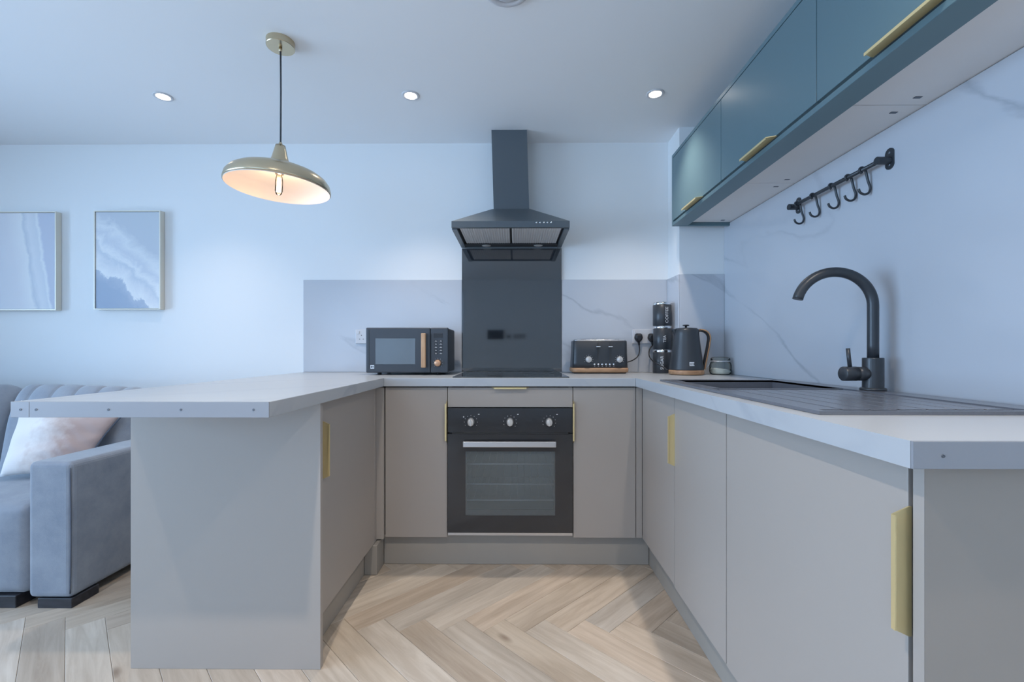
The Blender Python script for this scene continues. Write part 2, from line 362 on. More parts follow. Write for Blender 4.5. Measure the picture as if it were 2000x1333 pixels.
def text_bm(txt, size, depth=0.0004):
    cu = bpy.data.curves.new('t', 'FONT'); cu.body = txt; cu.size = size; cu.extrude = depth; cu.resolution_u = 3
    cu.align_x = 'CENTER'; cu.align_y = 'CENTER'
    ob = bpy.data.objects.new('t', cu); COL.objects.link(ob)
    dg = bpy.context.evaluated_depsgraph_get(); me = bpy.data.meshes.new_from_object(ob.evaluated_get(dg))
    bm = bmesh.new(); bm.from_mesh(me); bpy.data.meshes.remove(me); bpy.data.objects.remove(ob); bpy.data.curves.remove(cu)
    return bm

# ------------------------------------------------------------ dimensions
H = 2.298; WX = 1.18; XL = -4.5; YR = -5.3
ZT = 0.910; ZB = 0.870          # worktop top / underside
PX = 0.922; PY = -0.187         # boxed-in corner

# ------------------------------------------------------------ setting
bm = B(XL - .1, WX + .1, 0, 0.1, -0.1, H + .1); struct('wall_back', bm, M['wall'])
bm = B(WX, WX + 0.1, YR, 0, -0.1, H + .1); struct('wall_right', bm, M['wall'])
bm = bmesh.new()     # left wall with a window opening y -4.2..-1.0, z 0.2..2.15
box(bm, XL - .1, XL, YR, -4.2, -0.1, H + .1); box(bm, XL - .1, XL, -1.0, 0, -0.1, H + .1)
box(bm, XL - .1, XL, -4.2, -1.0, -0.1, 0.2); box(bm, XL - .1, XL, -4.2, -1.0, 2.15, H + .1)
struct('wall_left', bm, M['wall'])
bm = bmesh.new()     # rear wall with a glazed opening x -3.5..-0.9, z 0.2..2.15
box(bm, XL - .1, -3.5, YR - .1, YR, -0.1, H + .1); box(bm, -0.9, WX + .1, YR - .1, YR, -0.1, H + .1)
box(bm, -3.5, -0.9, YR - .1, YR, -0.1, 0.2); box(bm, -3.5, -0.9, YR - .1, YR, 2.15, H + .1)
struct('wall_rear', bm, M['wall'])
bm = B(XL - .1, WX + .1, YR - .1, 0.1, H, H + .1); struct('ceiling', bm, M['ceiling'])
bm = B(PX, WX, PY, 0, 0, H); struct('wall_boxing', bm, M['wall'])
def window(name, axis, a0, a1, z0, z1, c):
    f = bmesh.new()
    def bx(u0, u1, w0, w1):
        if axis == 'x': box(f, c - .08, c - .02, u0, u1, w0, w1, 0.004)
        else: box(f, u0, u1, c - .08, c - .02, w0, w1, 0.004)
    t = 0.06
    bx(a0, a1, z0, z0 + t); bx(a0, a1, z1 - t, z1); bx(a0, a0 + t, z0 + t, z1 - t); bx(a1 - t, a1, z0 + t, z1 - t)
    mids = [a0 + (a1 - a0) * k / 3 for k in (1, 2)]
    for u in mids: bx(u - t / 2, u + t / 2, z0 + t, z1 - t)
    w = struct(name, f, M['upvc'])
    us = [a0] + mids + [a1]
    for u0, u1 in zip(us[:-1], us[1:]):
        p = B(c - .054, c - .048, u0 + .03, u1 - .03, z0 + .03, z1 - .03) if axis == 'x' else B(u0 + .03, u1 - .03, c - .054, c - .048, z0 + .03, z1 - .03)
        part(w, 'pane', p, M['pane'])
window('window_1', 'x', -4.2, -1.0, 0.2, 2.15, XL)
window('window_2', 'y', -3.5, -0.9, 0.2, 2.15, YR)

# floor: herringbone planks, each its own object where the photograph can show them
bm = B(XL - .1, WX + .1, YR - .1, 0.1, -0.12, -0.0125)
floor = struct('floor', bm, M['gap'])
PW = 0.11; PN = 6; PL_ = PW * PN; TH = 0.0125
def plank_bm(rnd=0.0, g=0.0004, ch=0.0012):
    t = bmesh.new(); uvl = t.loops.layers.uv.new('UVMap'); rl = t.faces.layers.float.new('rnd')
    def ring(i, z): return [t.verts.new(p) for p in ((-PL_ / 2 + i, -PW / 2 + i, z), (PL_ / 2 - i, -PW / 2 + i, z), (PL_ / 2 - i, PW / 2 - i, z), (-PL_ / 2 + i, PW / 2 - i, z))]
    a = ring(g, -TH + .0001); b = ring(g, -ch); c = ring(g + ch, 0)
    t.faces.new(c); t.faces.new(a[::-1])
    for i in range(4):
        j = (i + 1) % 4; t.faces.new((a[i], a[j], b[j], b[i])); t.faces.new((b[i], b[j], c[j], c[i]))
    for f in t.faces:
        f[rl] = rnd
        for l in f.loops: l[uvl].uv = (l.vert.co.x, l.vert.co.y)
    return t
t = plank_bm(); plank_me = bpy.data.meshes.new('plank'); t.to_mesh(plank_me); t.free(); plank_me.materials.append(M['plank'])
rest = bmesh.new(); c45 = math.sqrt(0.5)
YSPLIT = -1.065; XOFF = 0.035
nplank = 0
def clipped(t, mw):
    t.transform(mw) if hasattr(t, 'transform') else bmesh.ops.transform(t, matrix=mw, verts=t.verts)
    for co, no in (((WX, 0, 0), (1, 0, 0)), ((XL, 0, 0), (-1, 0, 0)), ((0, 0, 0), (0, 1, 0)), ((0, YR, 0), (0, -1, 0))):
        bmesh.ops.bisect_plane(t, geom=t.verts[:] + t.edges[:] + t.faces[:], plane_co=co, plane_no=no, clear_outer=True)
for s in range(-6, 8):
    for k in range(-60, 60):
        for kind in (0, 1):
            a, b = s * PN, -s * PN
            if kind == 0: cu, cv, ang = a + k + PN / 2, b + k + 0.5, -PI / 4
            else: cu, cv, ang = a + k + 0.5, b + k + 1 + PN / 2, PI / 4
            x = (cu * c45 + cv * c45) * PW + XOFF; y = (-cu * c45 + cv * c45) * PW + YSPLIT
            r = (PL_ + PW) / 2 * c45
            if x + r < XL or x - r > WX or y + r < YR or y - r > 0: continue
            mw = Matrix.Translation((x, y, 0)) @ Matrix.Rotation(ang, 4, 'Z')
            inside = x + r <= WX and y + r <= 0 and x - r >= XL and y - r >= YR
            near = x > -3.1 and y > -2.5
            if near:
                if inside: o = bpy.data.objects.new('plank', plank_me)
                else:
                    t = plank_bm(); clipped(t, mw)
                    if not t.faces: t.free(); continue
                    bmesh.ops.transform(t, matrix=mw.inverted(), verts=t.verts)
                    me = bpy.data.meshes.new('plank'); t.to_mesh(me); t.free(); me.materials.append(M['plank'])
                    o = bpy.data.objects.new('plank', me)
                COL.objects.link(o); o.parent = floor; o.location = (x, y, 0); o.rotation_euler = (0, 0, ang); nplank += 1
            else:
                t = plank_bm(random.random()); clipped(t, mw)
                me = bpy.data.meshes.new('tmp'); t.to_mesh(me); t.free(); rest.from_mesh(me); bpy.data.meshes.remove(me)
o = part(floor, 'distant_planks', rest, M['plank']); o['kind'] = 'stuff'
print('planks', nplank)

# ------------------------------------------------------------ marble panels
def panel(label, bm, base): return tag(link('marble_splashback', bm, M['marble'], base), label, 'splashback')
panel('low marble splashback panel behind the microwave', B(-1.286, -0.3245, -0.008, -0.0005, ZT + .001, 1.4685, 0.001, 1), (-0.8, 0, ZT))
panel('low marble splashback panel behind the toaster and canisters', B(0.2785, PX - 0.0095, -0.008, -0.0005, ZT + .001, 1.4685, 0.001, 1), (0.6, 0, ZT))
panel('narrow marble splashback on the left side of the boxed corner', B(PX - 0.009, PX - 0.0005, PY - 0.009, -0.0005, ZT + .001, 1.4685, 0.001, 1), (PX, -0.1, ZT))
panel('marble splashback on the boxed corner behind the kettle', B(PX, WX - 0.009, PY - 0.009, PY - 0.0005, ZT + .001, 1.4685, 0.001, 1), (1.05, PY, ZT))
tag(link('marble_wall_panel', B(WX - 0.008, WX - 0.0005, -2.45, PY - 0.001, ZT + .001, 1.741, 0.001, 1), M['marble'], (WX, -1.3, ZT)),
    'tall veined marble wall panel behind the sink and tap', 'wall panel')
tag(link('glass_splashback', B(-0.3235, 0.2775, -0.012, -0.0005, ZT + .004, 1.658, 0.001, 1), M['gloss'], (-0.023, 0, ZT)),
    'tall glossy black splashback between hob and cooker hood', 'splashback')

# ------------------------------------------------------------ worktops
def screw(parent, x, y, z, r=0.0031):
    bm = bmesh.new(); lathe(bm, [(0, 0.0006), (r * .4, 0.0004), (r * .8, 0.0014), (r, 0.0)], (x, y, z), 16, 'y'); part(parent, 'screw', bm, M['screw'])
XI = -0.624; YP = -1.594; XO = -1.284
t = thing('peninsula_worktop', 'white marble-effect breakfast bar worktop on the left, with a screwed edge strip', 'worktop', (-0.95, -0.8, ZB))
part(t, 'top', B(-1.236, XI, YP + 0.004, -0.001, ZB, ZT, 0.0015), M['worktop'])
part(t, 'side_extension', B(XO, -1.2365, YP + 0.004, -0.001, ZB, ZT, 0.0015), M['worktop'])
s = part(t, 'edge_strip', B(-1.2357, XI, YP, YP + 0.0038, ZB, ZT, 0.0006, 1), M['strip'], 'grey metal strip')
for px in (-1.218, -1.033, -0.848, -0.663): screw(s, px, YP - .0001, 0.890)
s = part(t, 'edge_strip', B(XO, -1.2363, YP, YP + 0.0038, ZB, ZT, 0.0006, 1), M['strip'], 'short grey metal strip')
screw(s, -1.258, YP - .0001, 0.890)
t = tag(link('hob_worktop', B(XI + .0005, 0.5675, -0.598, -0.001, ZB, ZT, 0.0015), M['worktop'], (0, -0.3, ZB)),
        'white marble-effect worktop under the hob, microwave and toaster', 'worktop')
YS = -2.081
t = thing('sink_worktop', 'white marble-effect worktop on the right holding the black sink', 'worktop', (0.87, -1.1, ZB))
bm = bmesh.new()
SX0, SX1, SY0, SY1 = 0.612, 1.130, -1.818, -0.815
BX0, BX1, BY0, BY1 = 0.665, 1.060, -1.262, -0.862
box(bm, 0.568, PX - .01, -0.5, -0.001, ZB, ZT); box(bm, PX - .01, WX - .0005, -0.5, PY - .0005, ZB, ZT)
box(bm, 0.568, WX - .0005, -0.85, -0.5, ZB, ZT)
box(bm, 0.568, 0.650, -1.275, -0.85, ZB, ZT); box(bm, 1.075, WX - .0005, -1.275, -0.85, ZB, ZT)
box(bm, 0.568, WX - .0005, YS + 0.004, -1.275, ZB, ZT)
bmesh.ops.remove_doubles(bm, verts=bm.verts, dist=1e-5)
part(t, 'top', bm, M['worktop'])
s = part(t, 'edge_strip', B(0.5683, WX - .001, YS, YS + 0.0038, ZB, ZT, 0.0006, 1), M['strip'], 'grey metal strip')
screw(s, 0.611, YS - .0001, 0.889, 0.0026)

# ------------------------------------------------------------ handles (folded brass edge pulls)
def handle(parent, org, L, Pdir, Nd, ln=0.2, pr=0.026, ch=0.012, label=None):
    """org = centre of the plate on the door edge; L length dir, Pdir projection, Nd plate normal (thickness)"""
    org, L, Pd, Nd = map(Vector, (org, L, Pdir, Nd)); bm = bmesh.new(); th = 0.0022
    prism(bm, [org - L * ln / 2 - Pd * .004, org + L * ln / 2 - Pd * .004, org + L * ln / 2, org + L * (ln / 2 - ch) + Pd * pr, org - L * (ln / 2 - ch) + Pd * pr, org - L * ln / 2], Nd * th)
    # folded lip along the outer edge
    prism(bm, [org + L * (ln / 2 - ch) + Pd * pr, org - L * (ln / 2 - ch) + Pd * pr, org - L * (ln / 2 - ch) + Pd * (pr - .0022), org + L * (ln / 2 - ch) + Pd * (pr - .0022)], -Nd * 0.005)
    return part(parent, 'handle', bm, M['gold'], label)

# ------------------------------------------------------------ base cabinets
YD = -0.5757; DT = 0.018; g = 0.0015; ZD0 = 0.146; ZD1 = 0.864; XD = 0.605; XDL = -0.660
# peninsula
t = thing('peninsula_cabinet', 'greige cabinet under the breakfast bar with a tall side door', 'cabinet', (-0.95, -0.9, 0))
part(t, 'carcass', B(-1.24, XDL - DT - .001, -1.247, -0.01, 0.146, ZB - .001), M['carcass'])
part(t, 'side_panel', B(-1.2575, -0.635, -1.2672, -1.2492, 0.0, ZB - .001, 0.0008, 1), M['cab'])
d = part(t, 'door', B(XDL - DT, XDL, -1.195, -0.6265, ZD0 - .008, ZD1, 0.0012), M['cab'])
part(t, 'filler', B(XDL - DT, XDL, -1.2485, -1.198, ZD0 - .008, ZD1, 0.001, 1), M['cab'])
handle(d, (XDL, -1.1965, 0.70), (0, 0, 1), (1, 0, 0), (0, 1, 0))
p = thing('corner_post', 'narrow greige filler post in the left inner corner', 'filler', (-0.65, -0.6, 0.14))
part(p, 'side_face', B(XDL - DT, XDL, -0.6245, -0.596, ZD0 - .008, ZD1, 0.001, 1), M['cab'])
part(p, 'front_face', B(XDL - DT, -0.6265, -0.5945, YD - .001, ZD0 - .003, ZD1, 0.001, 1), M['cab'])
def back_cab(x0, x1, lab, hside):
    t = thing('base_cabinet', lab, 'cabinet', ((x0 + x1) / 2, -0.3, 0))
    part(t, 'carcass', B(x0 + .002, x1 - .002, YD + DT + .001, -0.01, 0.146, ZB - .001), M['gap'])
    d = part(t, 'door', B(x0 + g, x1 - g, YD, YD + DT, ZD0, ZD1, 0.0012), M['cab'])
    hx = x1 - g if hside > 0 else x0 + g
    handle(d, (hx - (0.0022 if hside > 0 else 0), YD, 0.70), (0, 0, 1), (0, -1, 0), (1, 0, 0))
    return t
X0 = -0.6253; X1 = -0.3253; X2 = 0.2747; X3 = 0.5747
back_cab(X0, X1, 'narrow greige base cabinet left of the oven', 1)
back_cab(X2, X3, 'narrow greige base cabinet right of the oven', -1)
p = thing('corner_post', 'thin greige filler strip in the right inner corner', 'filler', (0.59, -0.57, 0.14))
part(p, 'front_face', B(X3 + g, XD, YD, YD + DT, ZD0, ZD1, 0.001, 1), M['cab'])
# oven housing drawer front
t = thing('oven_cabinet', 'greige fascia with a brass top pull directly above the oven', 'cabinet', (-0.025, -0.3, 0))
bm = bmesh.new()
box(bm, X1 + .002, X1 + .018, YD + DT, -0.01, 0.146, ZB - .001); box(bm, X2 - .018, X2 - .002, YD + DT, -0.01, 0.146, ZB - .001)
box(bm, X1 + .018, X2 - .018, YD + DT, -0.01, 0.146, 0.155); box(bm, X1 + .018, X2 - .018, YD + DT, -0.01, 0.775, 0.790)
part(t, 'carcass', bm, M['carcass'])
d = part(t, 'drawer_front', B(X1 + g, X2 - g, YD, YD + DT, 0.769, ZD1, 0.0012), M['cab'])
handle(d, (-0.025, YD, ZD1 - 0.0005), (1, 0, 0), (0, -1, 0), (0, 0, 1), ln=0.178)
# right run
def right_cab(y0, y1, lab, hy, zb, name='base_cabinet'):
    t = thing(name, lab, 'cabinet', (0.9, (y0 + y1) / 2, 0))
    bm = bmesh.new(); box(bm, XD + DT + .001, WX - .02, y0 + .002, y1 - .002, 0.146, 0.69)
    part(t, 'carcass', bm, M['gap'])
    d = part(t, 'door', B(XD, XD + DT, y0 + g, y1 - g, zb, ZD1, 0.0012), M['cab'])
    if hy == 'near': handle(d, (XD, y0 + g - .0022, 0.70), (0, 0, 1), (-1, 0, 0), (0, 1, 0))
    if hy == 'far': handle(d, (XD, y1 - g, 0.70), (0, 0, 1), (-1, 0, 0), (0, 1, 0))
    return t
right_cab(-1.008, YD - .002, 'greige fixed corner panel at the far end of the sink run', None, 0.146)
right_cab(-1.430, -1.010, 'greige cabinet below the sink with its pull at the far door edge', 'far', 0.138)
right_cab(-2.032, -1.432, 'large greige cabinet nearest the camera on the right, under the draining board', 'near', 0.1355)
t = thing('end_panel', 'plain grey end panel closing the sink run in the right foreground', 'panel', (0.9, -2.05, 0))
part(t, 'board', B(XD + .0012, WX - .001, -2.058, -2.0395, 0.0, ZB - .001, 0.0004, 1), M['rawpanel'])
part(t, 'edge_band', B(XD, XD + .0011, -2.058, -2.0395, 0.0, ZB - .001), M['cab'])
# plinths
def plinth(lab, bm, base): return tag(link('plinth', bm, M['plinth'], base), lab, 'plinth')
plinth('greige plinth board along the floor under the oven', B(-0.640, 0.647, -0.539, -0.522, 0.001, 0.144, 0.001, 1), (0, -.53, 0))
plinth('greige plinth board along the floor under the sink cabinets', B(0.648, 0.665, -2.038, -0.541, 0.001, 0.134, 0.001, 1), (.655, -1.3, 0))
plinth('greige plinth board along the floor under the breakfast bar cabinet', B(-0.717, -0.700, -1.2485, -0.651, 0.001, 0.136, 0.001, 1), (-.7, -.9, 0))
plinth('short boxed plinth return in the left inner corner', B(-0.699, -0.641, -0.650, -0.540, 0.001, 0.136, 0.001, 1), (-.67, -.6, 0))

# ------------------------------------------------------------ oven
t = thing('built_in_oven', 'black built-in electric oven with three knobs and a steel bar handle', 'oven', (-0.025, -0.3, 0.158))
ox0, ox1 = X1 + .0025, X2 - .0025; oy = YD - 0.012
bm = bmesh.new(); box(bm, ox0, ox1, oy, YD + DT, 0.651, 0.7665, 0.0015)
cp = part(t, 'control_panel', bm, M['ovenglass'])
for i, kx in enumerate((-0.212, -0.026, 0.160)):
    bm = bmesh.new(); lathe(bm, [(0, 0.024), (0.0150, 0.024), (0.0165, 0.021), (0.018, 0.004), (0.020, 0.0), (0, 0)], (0, 0, 0), 28, 'y')
    bmesh.ops.scale(bm, vec=(0.86, 1, 1.05), verts=bm.verts); bmesh.ops.translate(bm, vec=(kx, oy, 0.700), verts=bm.verts)
    box(bm, kx - .0035, kx + .0035, oy - .028, oy - .022, 0.685, 0.717, 0.001, 1)
    part(t, 'knob', bm, M['silver'])
    bm = bmesh.new()
    for a in range(-4, 5):
        th = a * PI / 6 + (0.15 if i else 0)
        px, pz = kx + math.sin(th) * 0.031, 0.700 + math.cos(th) * 0.031
        box(bm, px - .0011, px + .0011, oy - .0006, oy + .0002, pz - .0011, pz + .0011)
    box(bm, kx + .034, kx + .041, oy - .0006, oy + .0002, 0.735, 0.739)
    if i == 0: box(bm, kx - .037, kx - .032, oy - .0006, oy + .0002, 0.722, 0.727)
    part(cp, 'dial_marks', bm, M['print'])
dz0, dz1 = 0.174, 0.643; wx0, wx1, wz0, wz1 = -0.238, 0.189, 0.255, 0.560
bm = bmesh.new()
box(bm, ox0, wx0, oy, YD + DT, dz0, dz1); box(bm, wx1, ox1, oy, YD + DT, dz0, dz1)
box(bm, wx0, wx1, oy, YD + DT, dz0, wz0); box(bm, wx0, wx1, oy, YD + DT, wz1, dz1)
d = part(t, 'oven_door', bm, M['ovenglass'])
part(d, 'window_glass', B(wx0, wx1, oy + .0003, oy + .004, wz0, wz1), M['ovenpane'])
bm = bmesh.new(); box(bm, wx0, wx0 + .007, oy + .0045, oy + .008, wz0, wz1); box(bm, wx1 - .007, wx1, oy + .0045, oy + .008, wz0, wz1); box(bm, wx0 + .007, wx1 - .007, oy + .0045, oy + .008, wz0, wz0 + .028)
part(d, 'window_border', bm, M['charcoal'])
bm = bmesh.new(); box(bm, -0.246, 0.190, oy - .040, oy - .022, 0.588, 0.614, 0.002)
for hx in (-0.232, 0.176): box(bm, hx - .008, hx + .008, oy - .023, oy, 0.594, 0.608, 0.001, 1)
part(d, 'handle', bm, M['steel'])
bm = bmesh.new(); box(bm, ox0 + .02, ox1 - .02, oy + .004, YD + DT, 0.6435, 0.6505); part(t, 'vent_slot', bm, M['gap'])
bm = bmesh.new(); box(bm, ox0, ox1, oy + .004, YD + DT, 0.158, 0.172, 0.001, 1); part(t, 'bottom_trim', bm, M['steel'])
bm = bmesh.new()   # enamelled cavity, open to the front
cx0, cx1, cy0, cy1, cz0, cz1 = -0.26, 0.21, YD + DT + .001, -0.12, 0.20, 0.58
box(bm, cx0 - .01, cx0, cy0, cy1, cz0, cz1); box(bm, cx1, cx1 + .01, cy0, cy1, cz0, cz1); box(bm, cx0, cx1, cy0, cy1, cz0 - .01, cz0); box(bm, cx0, cx1, cy0, cy1, cz1, cz1 + .01); box(bm, cx0 - .01, cx1 + .01, cy1, cy1 + .01, cz0 - .01, cz1 + .01)
part(t, 'cavity', bm, M['cavity'])
for rz in (0.49, 0.392, 0.315):
    bm = bmesh.new()
    tube(bm, [(cx0 + .003, cy0 + .012, rz), (cx1 - .003, cy0 + .012, rz)], 0.0042, 8)
    tube(bm, [(cx0 + .003, cy1 - .03, rz), (cx1 - .003, cy1 - .03, rz)], 0.0028, 8)
    for i in range(13):
        xx = cx0 + .02 + i * (cx1 - cx0 - .04) / 12; tube(bm, [(xx, cy0 + .012, rz), (xx, cy1 - .03, rz)], 0.0014, 6)
    part(t, 'wire_rack', bm, M['white'])

# hob
t = thing('ceramic_hob', 'thin black ceramic hob set in the worktop below the hood', 'hob', (-0.02, -0.3, ZT))
bm = bmesh.new(); box(bm, -0.302, 0.258, -0.572, -0.060, ZT + .0003, ZT + 0.005, 0.0015)
h = part(t, 'glass_top', bm, M['gloss'])
for (hx, hy, r) in ((-0.16, -0.18, .075), (0.12, -0.18, .09), (-0.16, -0.42, .09), (0.12, -0.42, .075)):
    bm = bmesh.new(); lathe(bm, [(r, 0), (r + .0015, 0), (r + .0015, .0003), (r, .0003)], (hx, hy, ZT + .0051), 48, closed=True); part(t, 'cooking_zone', bm, M['charcoal'])

# ------------------------------------------------------------ cooker hood
t = thing('cooker_hood', 'black pyramid chimney cooker hood above the glossy splashback', 'cooker hood', (-0.025, 0, 1.66))
hx, zb, zr, zt2 = -0.025, 1.660, 1.698, 1.845
bm = bmesh.new()     # canopy: solid frustum
lo = [(hx - .3, -.444, zr), (hx + .3, -.444, zr), (hx + .3, -.013, zr), (hx - .3, -.013, zr)]
up = [(hx - .106, -.172, zt2), (hx + .106, -.172, zt2), (hx + .106, -.013, zt2), (hx - .106, -.013, zt2)]
a = [bm.verts.new(p) for p in lo]; b = [bm.verts.new(p) for p in up]
bm.faces.new(a[::-1]); bm.faces.new(b)
for i in range(4): bm.faces.new((a[i], a[(i + 1) % 4], b[(i + 1) % 4], b[i]))
part(t, 'canopy', bm, M['hoodm'])
bm = bmesh.new()     # rim frame hanging below the canopy
box(bm, hx - .3, hx + .3, -.444, -.424, zb + .006, zr); box(bm, hx - .3, hx - .275, -.424, -.013, zb, zr); box(bm, hx + .275, hx + .3, -.424, -.013, zb, zr)
box(bm, hx - .275, hx + .275, -.020, -.013, zb, zr)
part(t, 'rim', bm, M['hoodm'])
bm = bmesh.new()
box(bm, hx - .2745, hx + .2745, -.085, -.0205, zb + .004, zr - .002)
ls = part(t, 'lamp_bar', bm, M['blackplastic'])
for lx in (-.148, .160):
    bm = bmesh.new(); lathe(bm, [(0, -.002), (.021, -.002), (.026, 0.0), (.026, .003)], (hx + lx, -.052, zb + .0035), 28); part(ls, 'lamp', bm, M['silver'])
for fx0, fx1 in ((-.262, -.006), (.006, .262)):
    bm = bmesh.new(); box(bm, hx + fx0, hx + fx1, -.410, -.088, zb + .012, zb + .020)
    n = 20
    for i in range(n):
        xx = hx + fx0 + .006 + i * (fx1 - fx0 - .012) / (n - 1); box(bm, xx - .0022, xx + .0022, -.405, -.093, zb + .009, zb + .012)
    part(t, 'grease_filter', bm, M['mesh'])
bm = bmesh.new(); box(bm, hx - .274, hx + .274, -.4235, -.086, zb + .021, zr - .001); part(t, 'filter_housing', bm, M['blackplastic'])
for i in range(5):
    bm = bmesh.new(); lathe(bm, [(0, .002), (.0038, .002), (.0045, 0)], (hx + .132 + i * .0185, -.444, 1.690), 16, 'y'); part(t, 'button', bm, M['chrome'])
bm = bmesh.new()     # chimney leaning very slightly left towards the ceiling
lo = [(-.124, -.166, zt2), (.078, -.166, zt2), (.078, -.013, zt2), (-.124, -.013, zt2)]
up = [(-.137, -.166, H - .001), (.065, -.166, H - .001), (.065, -.013, H - .001), (-.137, -.013, H - .001)]
a = [bm.verts.new(p) for p in lo]; b = [bm.verts.new(p) for p in up]
bm.faces.new(a[::-1]); bm.faces.new(b)
for i in range(4): bm.faces.new((a[i], a[(i + 1) % 4], b[(i + 1) % 4], b[i]))
part(t, 'chimney', bm, M['hoodm'])

# ------------------------------------------------------------ upper cabinets
XU = 0.862; ZU0 = 1.725; ZU1 = 2.115; YU = -0.2394; YUN = -2.05
seams = [-0.2574, -0.832, -1.432, -2.032]
labs = ['far teal wall cabinet next to the boxed corner', 'middle teal wall cabinet above the hook rail', 'nearest teal wall cabinet at the top right of the picture']
for i in range(3):
    y1, y0 = seams[i], seams[i + 1]
    t = thing('wall_cabinet', labs[i], 'wall cabinet', (1.02, (y0 + y1) / 2, ZU0 + .018))
    part(t, 'carcass', B(XU + DT + .001, WX - .001, y0 + .0014, y1 - .0014, ZU0 + .018, ZU1 - .0185), M['melamine'])
    d = part(t, 'door', B(XU, XU + DT, y0 + g, y1 - g, ZU0 + .0275, ZU1 - .0215, 0.0012), M['teal'])
    handle(d, (XU, (y0 + y1) / 2, ZU0 + .0275 - .0022), (0, 1, 0), (-1, 0, 0), (0, 0, 1), pr=0.028)
    for ky in (y1 - .04, y0 + .04):     # dark cam caps under the carcass
        for kx in (1.115,):
            bm = bmesh.new(); box(bm, kx - .010, kx + .010, ky - .005, ky + .005, ZU0 + .0165, ZU0 + .0178, 0.0004, 1); part(t, 'cam_cap', bm, M['screw'])
t = thing('cabinet_surround', 'teal end panels, top and bottom rails framing the wall cabinets', 'panel', (1.02, -1.1, ZU0))
part(t, 'side_panel', B(XU, WX - .001, seams[0] + .0005, YU, ZU0, ZU1, 0.001, 1), M['teal'])
part(t, 'side_panel', B(XU, WX - .001, YUN, seams[3] - .0005, ZU0, ZU1, 0.001, 1), M['teal'])
part(t, 'top_rail', B(XU, WX - .001, seams[3], seams[0], ZU1 - .018, ZU1, 0.001, 1), M['teal'])
part(t, 'bottom_rail', B(XU, 0.944, seams[3], seams[0], ZU0, ZU0 + .0175, 0.001, 1), M['teal'])

# ------------------------------------------------------------ sink and tap
t = thing('composite_sink', 'black composite inset sink with drainer on the right worktop', 'sink', (0.87, -1.3, ZT))
bm = bmesh.new(); zs0, zs1 = ZT + .0005, ZT + .008
for (a0, a1, b0, b1) in ((SX0, SX1, BY1, SY1), (SX0, BX0, BY0, BY1), (BX1, SX1, BY0, BY1)):
    box(bm, a0, a1, b0, b1, zs0, zs1)
# raised border around the drainer
box(bm, SX0, SX0 + .018, SY0, BY0, zs0, zs1); box(bm, SX1 - .075, SX1, SY0, BY0, zs0, zs1); box(bm, SX0 + .018, SX1 - .075, SY0, SY0 + .014, zs0, zs1)
part(t, 'rim', bm, M['granite'])
bm = bmesh.new()
x = SX0 + .018; xe = SX1 - .075; n = 7; w = (xe - x) / n
box(bm, x, xe, SY0 + .014, BY0, zs0, zs0 + .0030)
for i in range(n):
    box(bm, x + i * w + .005, x + (i + 1) * w - .001, SY0 + .05, BY0 - .03, zs0 + .003, zs0 + .0048, 0.0008, 1)
part(t, 'drainer', bm, M['granite'])
bm = bmesh.new(); zbw = ZT - .19
box(bm, BX0 - .008, BX0, BY0 - .008, BY1 + .008, zbw, zs1 - .001); box(bm, BX1, BX1 + .008, BY0 - .008, BY1 + .008, zbw, zs1 - .001)
box(bm, BX0, BX1, BY0 - .008, BY0, zbw, zs1 - .001); box(bm, BX0, BX1, BY1, BY1 + .008, zbw, zs1 - .001)
box(bm, BX0 - .008, BX1 + .008, BY0 - .008, BY1 + .008, zbw - .008, zbw)
part(t, 'bowl', bm, M['granite'])
bm = bmesh.new(); lathe(bm, [(0, .001), (.03, .001), (.042, .004), (.045, 0)], (0.865, -1.06, zbw + .0005), 32); part(t, 'waste', bm, M['steel'])
TX, TY = 1.100, -1.335; tz = zs1
t = thing('mixer_tap', 'black swan-neck mixer tap rising at the back of the sink', 'tap', (TX, TY, tz))
bm = bmesh.new(); lathe(bm, [(0, 0), (.033, 0), (.034, .002), (.034, .006), (.031, .008), (0, .008)], (TX, TY, tz), 40); part(t, 'base_flange', bm, M['black'])
bm = bmesh.new(); lathe(bm, [(0, .008), (.0275, .008), (.0275, .098), (.0265, .100), (0, .100)], (TX, TY, tz), 40, smooth=False); part(t, 'body', bm, M['black'])
bm = bmesh.new(); R = 0.107; az = math.radians(10); dx, dy = -math.cos(az), math.sin(az); zc = 1.178
pts = [(TX, TY, tz + .099 + (zc - tz - .099) * k / 4) for k in range(4)]
for k in range(0, 33):
    a = k / 32 * math.radians(167); pts.append((TX + dx * (R - R * math.cos(a)), TY + dy * (R - R * math.cos(a)), zc + R * math.sin(a)))
tube(bm, pts, 0.0152, 20); part(t, 'spout', bm, M['black'])
bm = bmesh.new(); lz = 0.969
lathe(bm, [(0, .0), (.008, .006), (.018, .020), (.0215, .036), (.0215, .050), (.0200, .0505), (.0200, .052), (.0222, .0525), (.0222, .092), (.020, .094), (0, .094)], (TX - .001, TY - .002, lz), 32, '-x')
c = part(t, 'cartridge_housing', bm, M['black'])
bm = bmesh.new(); tube(bm, [(TX - .072, TY - .002, lz + .018), (TX - .080, TY - .004, lz + .078)], 0.0056, 12); part(c, 'lever', bm, M['black'])

